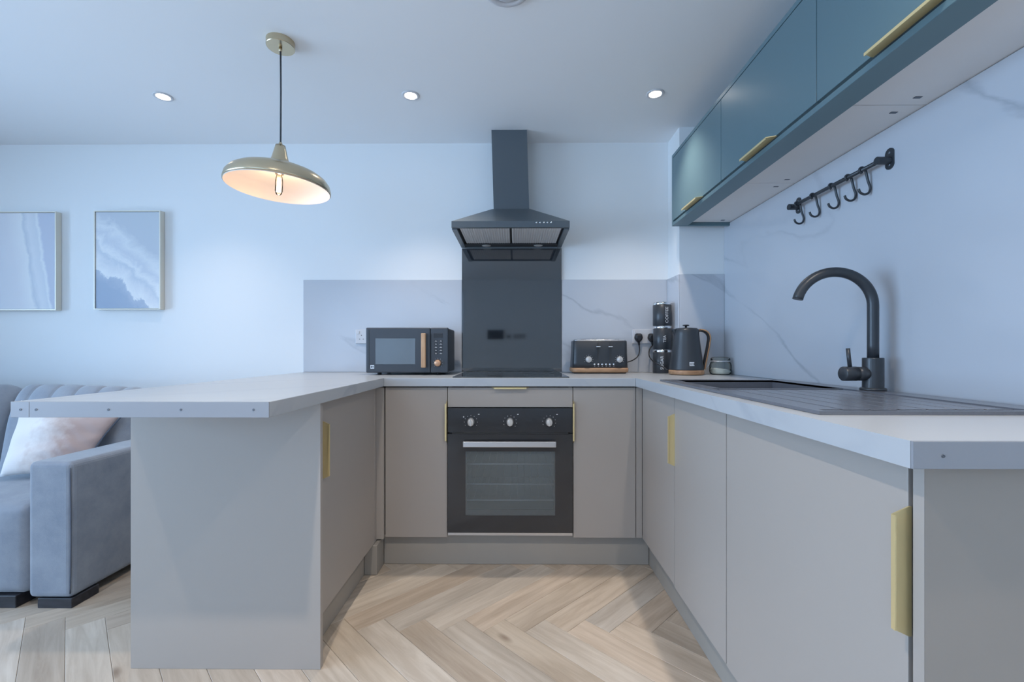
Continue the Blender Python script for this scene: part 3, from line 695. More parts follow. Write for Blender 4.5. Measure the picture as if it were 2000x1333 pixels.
# ------------------------------------------------------------ hook rail
t = thing('hook_rail', 'black wall-mounted utensil rail under the teal cabinets', 'rail', (WX - .008, -1.08, 1.636))
RX, RZ = 1.140, 1.634; wxp = WX - .008
bm = bmesh.new(); tube(bm, [(RX, -1.318, RZ), (RX, -0.850, RZ)], 0.0068, 14); part(t, 'rod', bm, M['black'])
for by in (-1.312, -0.858):
    bm = bmesh.new(); pz = [(wxp, by + math.cos(a) * .016, RZ + .006 + (.017 if math.sin(a) > 0 else -.017) + math.sin(a) * .016) for a in [2 * PI * k / 24 + .001 for k in range(24)]]
    prism(bm, pz, (-.004, 0, 0)); pl = part(t, 'wall_plate', bm, M['black'])
    for sz in (-.013, .025):
        bm = bmesh.new(); lathe(bm, [(0, .0012), (.003, .001), (.0042, 0)], (wxp - .004, by, RZ + sz), 14, '-x'); part(pl, 'screw', bm, M['screw'])
    bm = bmesh.new(); cyl(bm, (wxp - .004, by, RZ), 0.0120, 0.040, 20, '-x', 0.001); part(t, 'bracket', bm, M['black'])
ords = ['farthest', 'second from the far end', 'middle', 'second from the near end', 'nearest']
for i, hy in enumerate((-0.897, -0.992, -1.095, -1.176, -1.239)):
    bm = bmesh.new()
    pts = spline([(RX - .001, hy, RZ - .011), (RX - .0085, hy, RZ - .003), (RX - .0075, hy, RZ + .005), (RX, hy, RZ + .0086), (RX + .0075, hy, RZ + .0050), (RX + .0125, hy, RZ - .006), (RX + .019, hy, RZ - .034), (RX + .0265, hy, RZ - .058), (RX + .022, hy, RZ - .074), (RX + .008, hy, RZ - .0800), (RX - .006, hy, RZ - .074), (RX - .0115, hy, RZ - .062)], 6)
    # the hook hangs behind the rod and curls towards the room
    tube(bm, pts, 0.0038, 8)
    tag(link('rail_hook', bm, M['black'], (RX, hy, RZ)), 'black S hook on the utensil rail, %s' % ords[i] + (' of the five hooks' if i in (0, 2, 4) else ''), 'hook', 'hooks on the utensil rail')

# ------------------------------------------------------------ ceiling fittings
PXc, PYc = -0.955, -0.905
t = thing('pendant_lamp', 'satin brass dish pendant lamp with a lit bulb over the breakfast bar', 'pendant lamp', (PXc, PYc, H))
bm = bmesh.new(); lathe(bm, [(0, 0), (.0535, 0), (.0535, -.024), (.0520, -.026), (0, -.026)], (PXc, PYc, H), 48, smooth=False); part(t, 'ceiling_rose', bm, M['brass'])
bm = bmesh.new(); lathe(bm, [(0, -.026), (.0065, -.026), (.0065, -.040), (.004, -.042), (0, -.042)], (PXc, PYc, H), 20); part(t, 'cord_grip', bm, M['brass'])
bm = bmesh.new(); tube(bm, [(PXc, PYc, H - .04), (PXc + .001, PYc, 2.1), (PXc, PYc, 1.888)], 0.0034, 10); part(t, 'cord', bm, M['flex'])
TL = Matrix.Translation((PXc, PYc, 1.885)) @ Matrix.Rotation(math.radians(2.2), 4, 'Y') @ Matrix.Translation((-PXc, -PYc, -1.885))
zr0 = 1.700
prof = [(.006, .186), (.0075, .176), (.0185, .174), (.023, .155), (.031, .122), (.040, .099), (.048, .092), (.085, .084), (.126, .073), (.158, .060), (.179, .046), (.192, .028), (.1970, .008), (.1965, 0.0)]
bm = bmesh.new(); lathe(bm, prof + [(r - .0022, max(z - .0016, .0004)) for r, z in prof[::-1] if r > .012], (PXc, PYc, zr0), 72)
bmesh.ops.transform(bm, matrix=TL, verts=bm.verts); sh = part(t, 'lamp_shade', bm, M['brass'])
bm = bmesh.new(); lathe(bm, [(r - .0032, z - .0030) for r, z in prof if r > .04] , (PXc, PYc, zr0 + .0004), 72)
bmesh.ops.transform(bm, matrix=TL, verts=bm.verts); part(sh, 'inner_lining', bm, M['shade_in'], 'white inner lining')
bm = bmesh.new(); lathe(bm, [(0, .10), (.016, .10), (.017, .060), (.015, .056), (0, .056)], (PXc, PYc, zr0), 24)
bmesh.ops.transform(bm, matrix=TL, verts=bm.verts); part(t, 'lamp_holder', bm, M['brass'])
bm = bmesh.new(); lathe(bm, [(.009, .056), (.012, .045), (.0145, .030), (.0145, -.012), (.010, -.024), (.004, -.029), (0, -.030)], (PXc, PYc, zr0), 24)
bmesh.ops.transform(bm, matrix=TL, verts=bm.verts); bulb = part(t, 'bulb', bm, M['bulbglass'], 'clear tubular bulb')
bm = bmesh.new()
for k in range(4):
    a = k * PI / 2 + .4; tube(bm, [(PXc + .004 * math.cos(a), PYc + .004 * math.sin(a), zr0 + .042), (PXc + .0065 * math.cos(a), PYc + .0065 * math.sin(a), zr0 - .014)], 0.0026, 8)
bmesh.ops.transform(bm, matrix=TL, verts=bm.verts); part(bulb, 'filament', bm, M['filament'])
l = bpy.data.lights.new('pendant_light', 'POINT'); l.energy = 1.0; l.color = (1.0, 0.62, 0.38); l.shadow_soft_size = 0.012
lo = bpy.data.objects.new('pendant_light', l); COL.objects.link(lo); lo.parent = t; lo.location = TL @ Vector((PXc, PYc, zr0 + .008)) - Vector((PXc, PYc, H))

def downlight(x, y, lab, cone=92, power=1.1):
    t = thing('downlight', lab, 'downlight', (x, y, H), None)
    bm = bmesh.new(); lathe(bm, [(.0285, 0), (.043, 0), (.043, -.002), (.040, -.004), (.033, -.0045), (.0285, -.0025)], (x, y, H - .0003), 40, closed=True); part(t, 'bezel', bm, M['white'])
    bm = bmesh.new(); lathe(bm, [(0, -.003), (.024, -.0028), (.0283, -.001), (.0283, 0)], (x, y, H - .0003), 32); part(t, 'lamp', bm, M['led'])
    l = bpy.data.lights.new('downlight_beam', 'SPOT'); l.energy = SPOT_W * power; l.color = SPOT_COL; l.spot_size = math.radians(cone); l.spot_blend = 1.0; l.shadow_soft_size = 0.025
    o = bpy.data.objects.new('downlight_beam', l); COL.objects.link(o); o.parent = t; o.location = (0, 0, -.012)
downlight(-1.742, -0.515, 'small round lit ceiling downlight above the sofa, left of the pendant', 92, 0.8)
downlight(-0.516, -0.515, 'small round lit ceiling downlight between the pendant and the hood')
downlight(0.684, -0.520, 'small round lit ceiling downlight beside the teal cabinets')
for x, w, p in ((-1.742, 'left', 0.9), (-0.516, 'middle', 2.3), (0.684, 'right', 1.5)):  # unseen row, assumed; wide cones and uneven powers added to brighten the back doors
    downlight(x, -2.25, 'assumed unseen ceiling downlight above the camera, %s one of its row' % w, 146, p)
# extract valve at the top edge
vx, vy = -0.030, -1.170
t = thing('ceiling_vent', 'round white extract valve cut off at the top edge of the picture', 'vent', (vx, vy, H))
bm = bmesh.new(); lathe(bm, [(.056, -.0005), (.083, -.0005), (.082, -.007), (.072, -.013), (.060, -.012), (.056, -.004)], (vx, vy, H), 48, closed=True); part(t, 'outer_ring', bm, M['white'])
bm = bmesh.new(); lathe(bm, [(0, -.020), (.030, -.020), (.046, -.016), (.050, -.010), (.045, -.006), (0, -.004)], (vx, vy, H), 48); part(t, 'centre_disc', bm, M['white'])
bm = bmesh.new(); lathe(bm, [(0, -.0006), (.0555, -.0006), (.0555, -.003), (0, -.003)], (vx, vy, H), 32); part(t, 'throat', bm, M['charcoal'])

# ------------------------------------------------------------ pictures
def picture(x0, x1, z0, z1, mat, lab):
    t = thing('framed_print', lab, 'picture', ((x0 + x1) / 2, 0, z0)); y = -0.036; f = 0.006
    bm = bmesh.new()
    box(bm, x0, x1, y, -.002, z0, z0 + f); box(bm, x0, x1, y, -.002, z1 - f, z1); box(bm, x0, x0 + f, y, -.002, z0 + f, z1 - f); box(bm, x1 - f, x1, y, -.002, z0 + f, z1 - f)
    part(t, 'frame', bm, M['frame'])
    part(t, 'canvas', B(x0 + f + .002, x1 - f - .002, y + .005, -.004, z0 + f + .002, z1 - f - .002), mat)
picture(-2.540, -2.137, 1.288, 1.884, M['art_surf'], 'framed print of white surf over blue water, next to the splashback')
picture(-3.172, -2.770, 1.284, 1.880, M['art_sand'], 'framed print of pale drifts with a grey-blue right side, cut by the left picture edge')

# ------------------------------------------------------------ sofa
t = thing('sofa', 'grey velvet sofa with pleated back cushions against the back wall', 'sofa', (-3.0, -0.5, 0))
AX0, AX1 = -1.968, -1.787; SXL = -4.2
bm = bmesh.new(); box(bm, AX0, AX1, -0.930, -0.03, 0.040, 0.590, 0.022, 4)
for f in bm.faces: f.smooth = False
part(t, 'arm', bm, M['sofa'])
bm = bmesh.new()
for x in (AX1 - .004,):
    tube(bm, spline([(x - .004, -0.9275, 0.06), (x, -0.9285, 0.30), (x - .004, -0.9270, 0.566)], 6), 0.0028, 8)
part(t, 'piping', bm, M['piping'])
bm = bmesh.new(); box(bm, SXL, SXL + .18, -0.930, -0.03, 0.040, 0.590, 0.022, 4); part(t, 'arm', bm, M['sofa'])
bm = bmesh.new(); box(bm, SXL + .18, AX0 - .001, -0.88, -0.03, 0.05, 0.20, 0.01, 2); part(t, 'base', bm, M['sofa'])
bm = bmesh.new(); box(bm, SXL + .18, AX0 - .001, -0.20, -0.03, 0.20, 0.78, 0.02, 3); part(t, 'back_frame', bm, M['sofa_back_lit'])
def bulged(x0, x1, y0, y1, z0, z1, r, puff, nx=20, ny=20, nz=12):
    """rounded upholstery block with a domed top"""
    b = bmesh.new(); box(b, x0, x1, y0, y1, z0, z1, r, 4)
    bmesh.ops.subdivide_edges(b, edges=[e for e in b.edges if e.calc_length() > 0.12], cuts=8, use_grid_fill=True)
    for v in b.verts:
        u = (v.co.x - x0) / (x1 - x0) * 2 - 1; w = (v.co.y - y0) / (y1 - y0) * 2 - 1; k = (v.co.z - z0) / (z1 - z0)
        v.co.z += puff * (1 - u * u) * (1 - w * w) * (1 if k > .5 else 0)
        v.co.y -= puff * 0.5 * (1 - u * u) * (1 - (2 * k - 1) ** 2) * (1 if w < -.5 else 0)
    for f in b.faces: f.smooth = True
    return b
sm = (AX0 + SXL + .18) / 2
xs = [AX0 - .004, -2.70, -3.36, SXL + .185]
for k in range(3):
    part(t, 'seat_cushion', bulged(xs[k + 1] + .003, xs[k] - .003, -0.925, -0.22, 0.050 if k >= 0 else 0.2, 0.412, 0.035, 0.022), M['sofa'])
def back_cushion(x0, x1, z0, z1, ydep, tuck):
    """channelled cushion: vertical flutes curving over a rounded top, sinking at its right end"""
    b = bmesh.new(); nu, nv = 90, 34; grid = []; nch = 6
    for i in range(nu + 1):
        u = i / nu; row = []; x = x0 + (x1 - x0) * u
        e = min(u, 1 - u) * 2; side = min(1.0, (1 - (1 - min(1, e * 4.5)) ** 2) ** 0.5)
        fl = abs(math.sin(PI * u * nch)) ** 0.38
        for j in range(nv + 1):
            v = j / nv; a = (v - 0.0) * PI * 1.06
            dep = (ydep * (0.40 + 0.60 * side)); hh = (z1 - z0) * (0.80 + 0.20 * side) - tuck * u * u
            # profile: front bottom -> bulging front -> rounded top -> back
            cy = -math.cos(min(a, PI)) * dep * 0.5
            prof_z = math.sin(min(a, PI)) ** 0.45 if a < PI else 0.0
            if v < 0.5: y = -0.21 - dep * 0.5 + cy - 0.012 * fl * math.sin(a) - 0.07 * (1 - prof_z)
            else: y = -0.21 - dep * 0.5 + cy
            z = z0 + prof_z * hh + 0.010 * fl * max(0, math.sin(a)) ** 2
            row.append(b.verts.new((x, y, z)))
        grid.append(row)
    for i in range(nu):
        for j in range(nv):
            b.faces.new((grid[i][j], grid[i + 1][j], grid[i + 1][j + 1], grid[i][j + 1])).smooth = True
    for i in (0, nu):
        f = b.faces.new(grid[i] if i == 0 else grid[i][::-1])
    bmesh.ops.recalc_face_normals(b, faces=b.faces)
    return b
part(t, 'back_cushion', back_cushion(-2.665, AX0 - .012, 0.40, 0.850, 0.20, 0.02), M['sofa_back_lit'])
part(t, 'back_cushion', back_cushion(-3.395, -2.668, 0.40, 0.850, 0.24, 0.0), M['sofa_back_lit'])
part(t, 'back_cushion', back_cushion(SXL + .19, -3.400, 0.40, 0.850, 0.22, 0.0), M['sofa_back_lit'])
for (lx0, lx1) in ((-1.928, -1.788), (-2.16, -2.016), (SXL + .01, SXL + .15)):
    for ly in (-0.928, -0.16):
        bm = bmesh.new(); box(bm, lx0, lx1, ly, ly + .12, 0.0, 0.0395 if lx0 != -2.16 else .0495, 0.002, 1); part(t, 'leg', bm, M['darkwood'])

def pillow(c, pts, thick):
    """c: 4 corners BL, BR, TR, TL; puffed square with pinched corners"""
    BL, BR, TR, TL_ = map(Vector, pts); b = bmesh.new(); n = 30; sides = []
    nrm = (BR - BL).cross(TL_ - BL).normalized()
    for sgn in (1, -1):
        g_ = []
        for i in range(n + 1):
            u = i / n; row = []
            for j in range(n + 1):
                v = j / n
                uu, vv = u * 2 - 1, v * 2 - 1
                pin = 0.07
                U = 0.5 + 0.5 * uu * (1 - pin * (1 - vv * vv)); V = 0.5 + 0.5 * vv * (1 - pin * (1 - uu * uu))
                p = BL.lerp(BR, U).lerp(TL_.lerp(TR, U), V)
                h = max(0, (1 - uu ** 2)) ** 0.45 * max(0, (1 - vv ** 2)) ** 0.45
                lowr = max(0, u - .35) * max(0, 1.1 - v); wr = 0.006 * math.sin(9 * u + 5 * v) * h + 0.004 * math.sin(17 * v - 6 * u) * h + 0.016 * math.sin(34 * v + 14 * u + 3 * math.sin(9 * u)) * lowr * h
                row.append(b.verts.new(p + nrm * sgn * (thick / 2 * h + wr * (sgn > 0))))
            g_.append(row)
        for i in range(n):
            for j in range(n):
                q = (g_[i][j], g_[i + 1][j], g_[i + 1][j + 1], g_[i][j + 1])
                b.faces.new(q if sgn > 0 else q[::-1]).smooth = True
    bmesh.ops.remove_doubles(b, verts=b.verts, dist=1e-4)
    return b
pc = [(-2.400, -0.655, 0.452), (-2.075, -0.600, 0.452), (-1.985, -0.455, 0.725), (-2.495, -0.475, 0.790)]
t = thing('throw_pillow', 'plush white and blush throw pillow leaning in the sofa corner', 'pillow', (-2.25, -0.6, 0.43))
part(t, 'cover', pillow(None, pc, 0.11), M['pillow'])
bm = bmesh.new(); a_, b_ = Vector(pc[1]), Vector(pc[2]); tube(bm, spline([a_ + Vector((-.002, -.003, 0)), a_.lerp(b_, .33) + Vector((-.012, 0, .006)), a_.lerp(b_, .66) + Vector((-.012, 0, .006)), b_], 6), 0.004, 8); part(t, 'piping', bm, M['piping'])

# ------------------------------------------------------------ microwave
mx0, mx1, mz0, mz1, my0, my1 = -0.796, -0.357, 0.922, 1.1625, -0.34, -0.075
t = thing('microwave', 'charcoal microwave with copper-wood handle on the back left worktop', 'microwave', (-0.577, -0.2, ZT))
bm = bmesh.new(); box(bm, mx0 + .002, mx1 - .002, my0 + .020, my1, mz0 + .002, mz1 - .002, 0.008, 3); body = part(t, 'body', bm, M['charcoal'])
dxr = -0.452
bm = bmesh.new(); box(bm, mx0, dxr, my0, my0 + .0195, mz0, mz1, 0.006, 3); d = part(t, 'door', bm, M['charcoal'])
part(d, 'window', B(-0.744, -0.532, my0 - .0012, my0 - .0001, 0.967, 1.105, 0.0004, 1), M['mwglass'])
bm = bmesh.new(); box(bm, -0.779, -0.777, my0 - .0008, my0 + .0002, 0.945, 1.148); part(d, 'seam_line', bm, M['blackplastic'])
bm = bmesh.new(); box(bm, -0.496, -0.471, my0 - .034, my0 - .016, 0.950, 1.132, 0.005, 3)
hnd = part(d, 'handle', bm, M['oakv'], 'light copper-toned wooden handle')
bm = bmesh.new()
bm.free()
for z in (0.962, 1.120):
    bm = bmesh.new(); box(bm, -0.489, -0.478, my0 - .017, my0, z - .006, z + .006, 0.001, 1)
    part(hnd, 'bracket', bm, M['blackplastic'])
bm = bmesh.new(); box(bm, dxr + .0012, mx1, my0, my0 + .0195, mz0, mz1, 0.006, 3); cp = part(t, 'control_panel', bm, M['charcoal'])
part(cp, 'display', B(-0.434, -0.386, my0 - .0010, my0 - .0001, 1.108, 1.132, .0003, 1), M['blackplastic'])
for r in range(5):
    for c_ in range(2):
        bx_, bz = -0.422 + c_ * .026, 1.090 - r * .0165
        bm = bmesh.new(); box(bm, bx_ - .009, bx_ + .009, my0 - .0015, my0 - .0001, bz - .0055, bz + .0055, 0.0006, 1); part(cp, 'button', bm, M['blackplastic'])
        w_ = random.uniform(.004, .007); bm = bmesh.new(); box(bm, bx_ - w_, bx_ + w_, my0 - .0018, my0 - .0014, bz - .0010, bz + .0010)
        box(bm, bx_ - .0012, bx_ + .0012, my0 - .0018, my0 - .0014, bz + .002, bz + .004); part(cp, 'button_print', bm, M['print'])
bm = bmesh.new(); lathe(bm, [(0, .017), (.0155, .017), (.0175, .014), (.0185, .0), (0, 0)], (-0.412, my0, 0.974), 32, 'y'); box(bm, -0.4135, -0.4105, my0 - .0185, my0 - .016, .974, .988); part(t, 'dial', bm, M['copper'])
bm = bmesh.new()
for a in range(-4, 5):
    th = a * PI / 5.5; box(bm, -0.412 + math.sin(th) * .025 - .001, -0.412 + math.sin(th) * .025 + .001, my0 - .0006, my0 + .0001, .974 + math.cos(th) * .025 - .001, .974 + math.cos(th) * .025 + .001)
part(cp, 'dial_marks', bm, M['print'])
lg = part(d, 'badge', B(-0.771, -0.751, my0 - .0010, my0 - .0001, 0.944, 0.964, .0003, 1), M['logo'])
bm = bmesh.new(); box(bm, -.768, -.762, my0 - .0014, my0 - .0010, .948, .960); box(bm, -.760, -.754, my0 - .0014, my0 - .0010, .954, .960); box(bm, -.760, -.7535, my0 - .0014, my0 - .0010, .948, .9515); part(d, 'badge_mark', bm, M['charcoal'])
for fx in (mx0 + .06, mx1 - .06):
    for fy in (my0 + .045, my1 - .04):
        bm = bmesh.new(); lathe(bm, [(0, 0), (.010, 0), (.013, .014), (0, .014)], (fx, fy, ZT + .0003), 20); part(t, 'foot', bm, M['blackplastic'])

# ------------------------------------------------------------ toaster
def rrect(x0, x1, y0, y1, r, n=8):
    out = []
    for cx_, cy_, a0 in ((x1 - r, y0 + r, -PI / 2), (x1 - r, y1 - r, 0), (x0 + r, y1 - r, PI / 2), (x0 + r, y0 + r, PI)):
        for k in range(n + 1): out.append((cx_ + r * math.cos(a0 + PI / 2 * k / n), cy_ + r * math.sin(a0 + PI / 2 * k / n)))
    return out
def loft(bm, loops, cap=True, smooth=True):
    t_ = bmesh.new(); rr = [[t_.verts.new(p) for p in lp] for lp in loops]; n = len(rr[0])
    for a, b in zip(rr[:-1], rr[1:]):
        for i in range(n): t_.faces.new((a[i], a[(i + 1) % n], b[(i + 1) % n], b[i])).smooth = smooth
    if cap: t_.faces.new(rr[0][::-1]); t_.faces.new(rr[-1])
    bmesh.ops.recalc_face_normals(t_, faces=t_.faces); merge(bm, t_)
tx0, tx1, ty0, ty1 = 0.318, 0.641, -0.195, -0.045
t = thing('toaster', 'black four-slice toaster with wood-look base and two dials', 'toaster', (0.48, -0.12, ZT))
def tl(i, z): return [(x, y, z) for x, y in rrect(tx0 + i, tx1 - i, ty0 + i, ty1 - i, .032 - min(i, .01))]
bm = bmesh.new(); loft(bm, [tl(.014, ZT + .0005), tl(.012, ZT + .006)]); part(t, 'foot_ring', bm, M['blackplastic'])
bm = bmesh.new(); loft(bm, [tl(.010, ZT + .006), tl(.002, ZT + .009), tl(.000, ZT + .014), tl(.0, ZT + .031), tl(.004, ZT + .0325)]); part(t, 'base', bm, M['oak'], 'wood-look base band')
bm = bmesh.new(); loft(bm, [tl(.004, ZT + .0326), tl(.005, ZT + .06), tl(.008, ZT + .12), tl(.0095, ZT + .182), tl(.012, ZT + .186)]); bd = part(t, 'body', bm, M['black'])
bm = bmesh.new(); loft(bm, [tl(.0115, ZT + .1862), tl(.013, ZT + .1905), tl(.020, ZT + .194), tl(.05, ZT + .195)]); tp = part(t, 'top_plate', bm, M['chrome'], 'polished metal top plate')
for i in range(4):
    sx = tx0 + .05 + i * .064 + .003
    part(tp, 'slot', B(sx, sx + .026, ty0 + .022, ty1 - .022, ZT + .1951, ZT + .1958), M['blackplastic'])
fy = ty0 + .0060
for lx in (0.4645, 0.5325):
    part(bd, 'lever_slot', B(lx - .0028, lx + .0028, fy - .0012, fy + .004, ZT + .075, ZT + .175), M['gap'])
    bm = bmesh.new(); box(bm, lx - .0120, lx + .0120, fy - .018, fy - .001, ZT + .149, ZT + .156, .002, 2); part(t, 'lever', bm, M['chrome'])
for kx in (0.412, 0.586):
    bm = bmesh.new(); lathe(bm, [(0, .016), (.0145, .016), (.017, .013), (.0185, .0), (0, 0)], (kx, fy, ZT + .080), 30, 'y'); box(bm, kx - .002, kx + .002, fy - .018, fy - .015, ZT + .082, ZT + .095); part(t, 'dial', bm, M['silver'])
    bm = bmesh.new()
    for a in range(-4, 5):
        th = a * PI / 6; xx, zz = kx + math.sin(th) * .0245, ZT + .080 + math.cos(th) * .0245; box(bm, xx - .0010, xx + .0010, fy - .0025, fy, zz - .0010, zz + .0010)
    part(bd, 'dial_marks', bm, M['print'])
for i in range(6):
    bx_ = 0.4455 + i * .0215
    bm = bmesh.new(); lathe(bm, [(0, .004), (.0045, .004), (.0058, 0)], (bx_, ty0 + .0052, ZT + .053), 16, 'y'); part(t, 'button', bm, M['chrome'])
bm = bmesh.new()
for i in range(6):
    bx_ = 0.4455 + i * .0215; box(bm, bx_ - .003, bx_ + .003, ty0 + .0036, ty0 + .0052, ZT + .0415, ZT + .0430)
part(bd, 'button_print', bm, M['print'])

# ------------------------------------------------------------ sockets, plugs, cables
def socket(x0, x1, lab, yb=-.008):
    z0, z1 = 1.082, 1.168; t = thing('wall_socket', lab, 'socket', ((x0 + x1) / 2, yb, z0))
    pl = part(t, 'plate', B(x0, x1, yb - .009, yb - .0002, z0, z1, .003, 2), M['white'])
    for c_ in ((x0 * 3 + x1) / 4, (x0 + x1 * 3) / 4):
        bm = bmesh.new(); y = yb - .0092
        box(bm, c_ - .002, c_ + .002, y, y + .001, 1.128, 1.136)
        for s_ in (-.011, .011): box(bm, c_ + s_ - .0032, c_ + s_ + .0032, y, y + .001, 1.108, 1.112)
        part(pl, 'pin_holes', bm, M['gap'])
        bm = bmesh.new(); xs_ = c_ + (.018 if c_ > (x0 + x1) / 2 else -.018); box(bm, xs_ - .006, xs_ + .006, yb - .012, yb - .008, 1.140, 1.158, .001, 1); part(t, 'rocker', bm, M['white'])
socket(-0.966, -0.820, 'white wall socket on the marble just left of the microwave')
socket(0.702, 0.848, 'white double wall socket holding two black plugs')
def plug(x, lab, path, cl):
    z = 1.118; t = thing('plug', lab, 'plug', (x, -.0175, z))
    bm = bmesh.new(); loft(bm, [[(x + a * s_, y, z + b * s_ - off) for a, b in ((-.020, .018), (-.012, .025), (.012, .025), (.020, .018), (.024, 0), (.020, -.012), (.009, -.026), (-.009, -.026), (-.020, -.012), (-.024, 0))] for y, s_, off in ((-.0178, 1, 0), (-.032, 1.0, 0), (-.042, .82, .001), (-.046, .55, .002))], smooth=False)
    part(t, 'plug_body', bm, M['blackplastic'])
    bm = bmesh.new(); tube(bm, [(x, -.028, z - .024), (x + .001, -.031, z - .036), (x + .001, -.034, z - .046)], [.0075, .006, .0045], 12); part(t, 'strain_relief', bm, M['blackplastic'])
    bm = bmesh.new(); tube(bm, spline(path, 8), 0.0034, 10); part(t, 'cable', bm, M['cable'], cl)
plug(0.737, 'left black three-pin plug with its cable running to the toaster', [(0.738, -.034, 1.072), (0.739, -.040, 1.045), (0.728, -.050, 1.010), (0.695, -.065, 0.985), (0.655, -.080, 0.972), (0.628, -.085, .966)], None)
plug(0.816, 'right black three-pin plug with its cable running to the kettle', [(0.817, -.034, 1.072), (0.797, -.042, 1.045), (0.786, -.075, 1.010), (0.786, -.13, 0.985), (0.796, -.19, 0.966), (0.815, -.235, 0.950), (0.832, -.262, 0.932)], None)

# ------------------------------------------------------------ canisters
CXc, CYc, CR = 0.851, -0.108, 0.0520
hC = 0.1365
for i, (word, ang, lab) in enumerate((('SUGAR', -18, 'black canister marked SUGAR at the bottom of the stack'), ('TEA', -4, 'black canister marked TEA in the middle of the stack'), ('COFFEE', 13, 'black canister marked COFFEE on top of the stack'))):
    z0 = ZT + .0004 + i * hC; cxk = CXc + (0.002 if i == 1 else 0)
    t = thing('canister', lab, 'canister', (cxk, CYc, z0), 'stacked storage canisters')
    bm = bmesh.new(); lathe(bm, [(0, 0), (CR - .002, 0), (CR, .002), (CR, hC - .0175), (CR - .001, hC - .0168), (0, hC - .0168)], (cxk, CYc, z0), 48); body = part(t, 'body', bm, M['black'])
    bm = bmesh.new(); lathe(bm, [(0, hC - .0166), (CR - .0005, hC - .0166), (CR + .0004, hC - .015), (CR + .0004, hC - .0028), (CR - .0016, hC - .0006), (0, hC - .0006)], (cxk, CYc, z0), 48); part(t, 'lid', bm, M['chrome'], 'chrome lid')
    b = text_bm(word, 0.024 if word != 'COFFEE' else 0.024)
    # squeeze to length, wrap around the cylinder, reading upwards
    xsv = [v.co.x for v in b.verts]; wdt = max(xsv) - min(xsv); want = {'COFFEE': .092, 'TEA': .040, 'SUGAR': .078}[word]
    for v in b.verts:
        lx, ly, lz_ = v.co.x * want / wdt, v.co.y, v.co.z
        a = math.radians(ang) + (-ly) / CR
        rr = CR + .0005 + lz_
        # reading bottom-to-top: letter x -> world z, letter up -> world -x side
        v.co = Vector((cxk + rr * math.sin(a), CYc - rr * math.cos(a), z0 + .060 + lx))
    bmesh.ops.recalc_face_normals(b, faces=b.faces)
    part(body, 'lettering', b, M['print'], 'white word ' + word)

# ------------------------------------------------------------ kettle
KX, KY = 0.922, -0.290
t = thing('kettle', 'black conical electric kettle with curved wooden handle beside the canisters', 'kettle', (KX, KY, ZT))
bm = bmesh.new(); lathe(bm, [(0, .0004), (.082, .0004), (.084, .003), (0, .003)], (KX, KY, ZT), 48); part(t, 'foot', bm, M['blackplastic'])
bm = bmesh.new(); lathe(bm, [(0, .003), (.088, .003), (.0905, .006), (.0905, .024), (.089, .026), (0, .026)], (KX, KY, ZT), 56); part(t, 'base', bm, M['oak'], 'wood-look base band')
bm = bmesh.new(); lathe(bm, [(0, .0262), (.0885, .0262), (.0875, .032), (.079, .10), (.070, .17), (.0640, .222), (.0640, .240), (.061, .246), (0, .246)], (KX, KY, ZT), 64); body = part(t, 'body', bm, M['black'])
bm = bmesh.new()     # pouring lip pulled out of the rim on the left
lp = []
for z, out, hw in ((.200, .0, .006), (.222, .008, .014), (.240, .017, .019), (.2465, .020, .020)):
    rb = .062
    lp.append([(KX - rb + .004, KY + hw, ZT + z), (KX - rb - out * .6, KY + hw * .7, ZT + z), (KX - rb - out, KY, ZT + z), (KX - rb - out * .6, KY - hw * .7, ZT + z), (KX - rb + .004, KY - hw, ZT + z)])
loft(bm, lp); part(t, 'spout', bm, M['black'])
bm = bmesh.new(); lathe(bm, [(0, .2462), (.057, .2462), (.055, .250), (.02, .2535), (0, .254)], (KX, KY, ZT), 48); lid = part(t, 'lid', bm, M['black'])
bm = bmesh.new(); lathe(bm, [(0, .2535), (.006, .2535), (.005, .262), (.017, .264), (.017, .268), (.012, .270), (0, .270)], (KX - .002, KY, ZT), 24); part(lid, 'lid_knob', bm, M['blackplastic'])
hp = spline([(KX + .056, KY, ZT + .234), (KX + .080, KY, ZT + .237), (KX + .105, KY, ZT + .228), (KX + .120, KY, ZT + .205), (KX + .117, KY, ZT + .165), (KX + .106, KY, ZT + .110), (KX + .095, KY, ZT + .055), (KX + .090, KY, ZT + .030)], 8)
def strap(bm, pts, off, thick, hw):
    loops = []
    for i, p in enumerate(pts):
        d_ = (pts[min(i + 1, len(pts) - 1)] - pts[max(i - 1, 0)]).normalized(); nn = Vector((-d_.z, 0, d_.x)) * -1
        nn = Vector((d_.z, 0, -d_.x)) * -1
        a = p + nn * off; b = p + nn * (off + thick)
        loops.append([a + Vector((0, -hw, 0)), a + Vector((0, hw, 0)), b + Vector((0, hw * .8, 0)), b + Vector((0, -hw * .8, 0))])
    loft(bm, loops)
bm = bmesh.new(); strap(bm, hp, -.005, .0075, .011); hd = part(t, 'handle', bm, M['blackplastic'])
bm = bmesh.new(); strap(bm, hp[6:], .0026, .0075, .0115); part(hd, 'wooden_grip', bm, M['oakv'], 'wooden outer strip')
def on_kettle(ang, z):
    prof_k = [(.0875, .032), (.079, .10)]; r = .0875 + (.079 - .0875) * (z - .032) / (.10 - .032)
    return Vector((KX + (r + .0012) * math.sin(ang), KY - (r + .0012) * math.cos(ang), ZT + z))
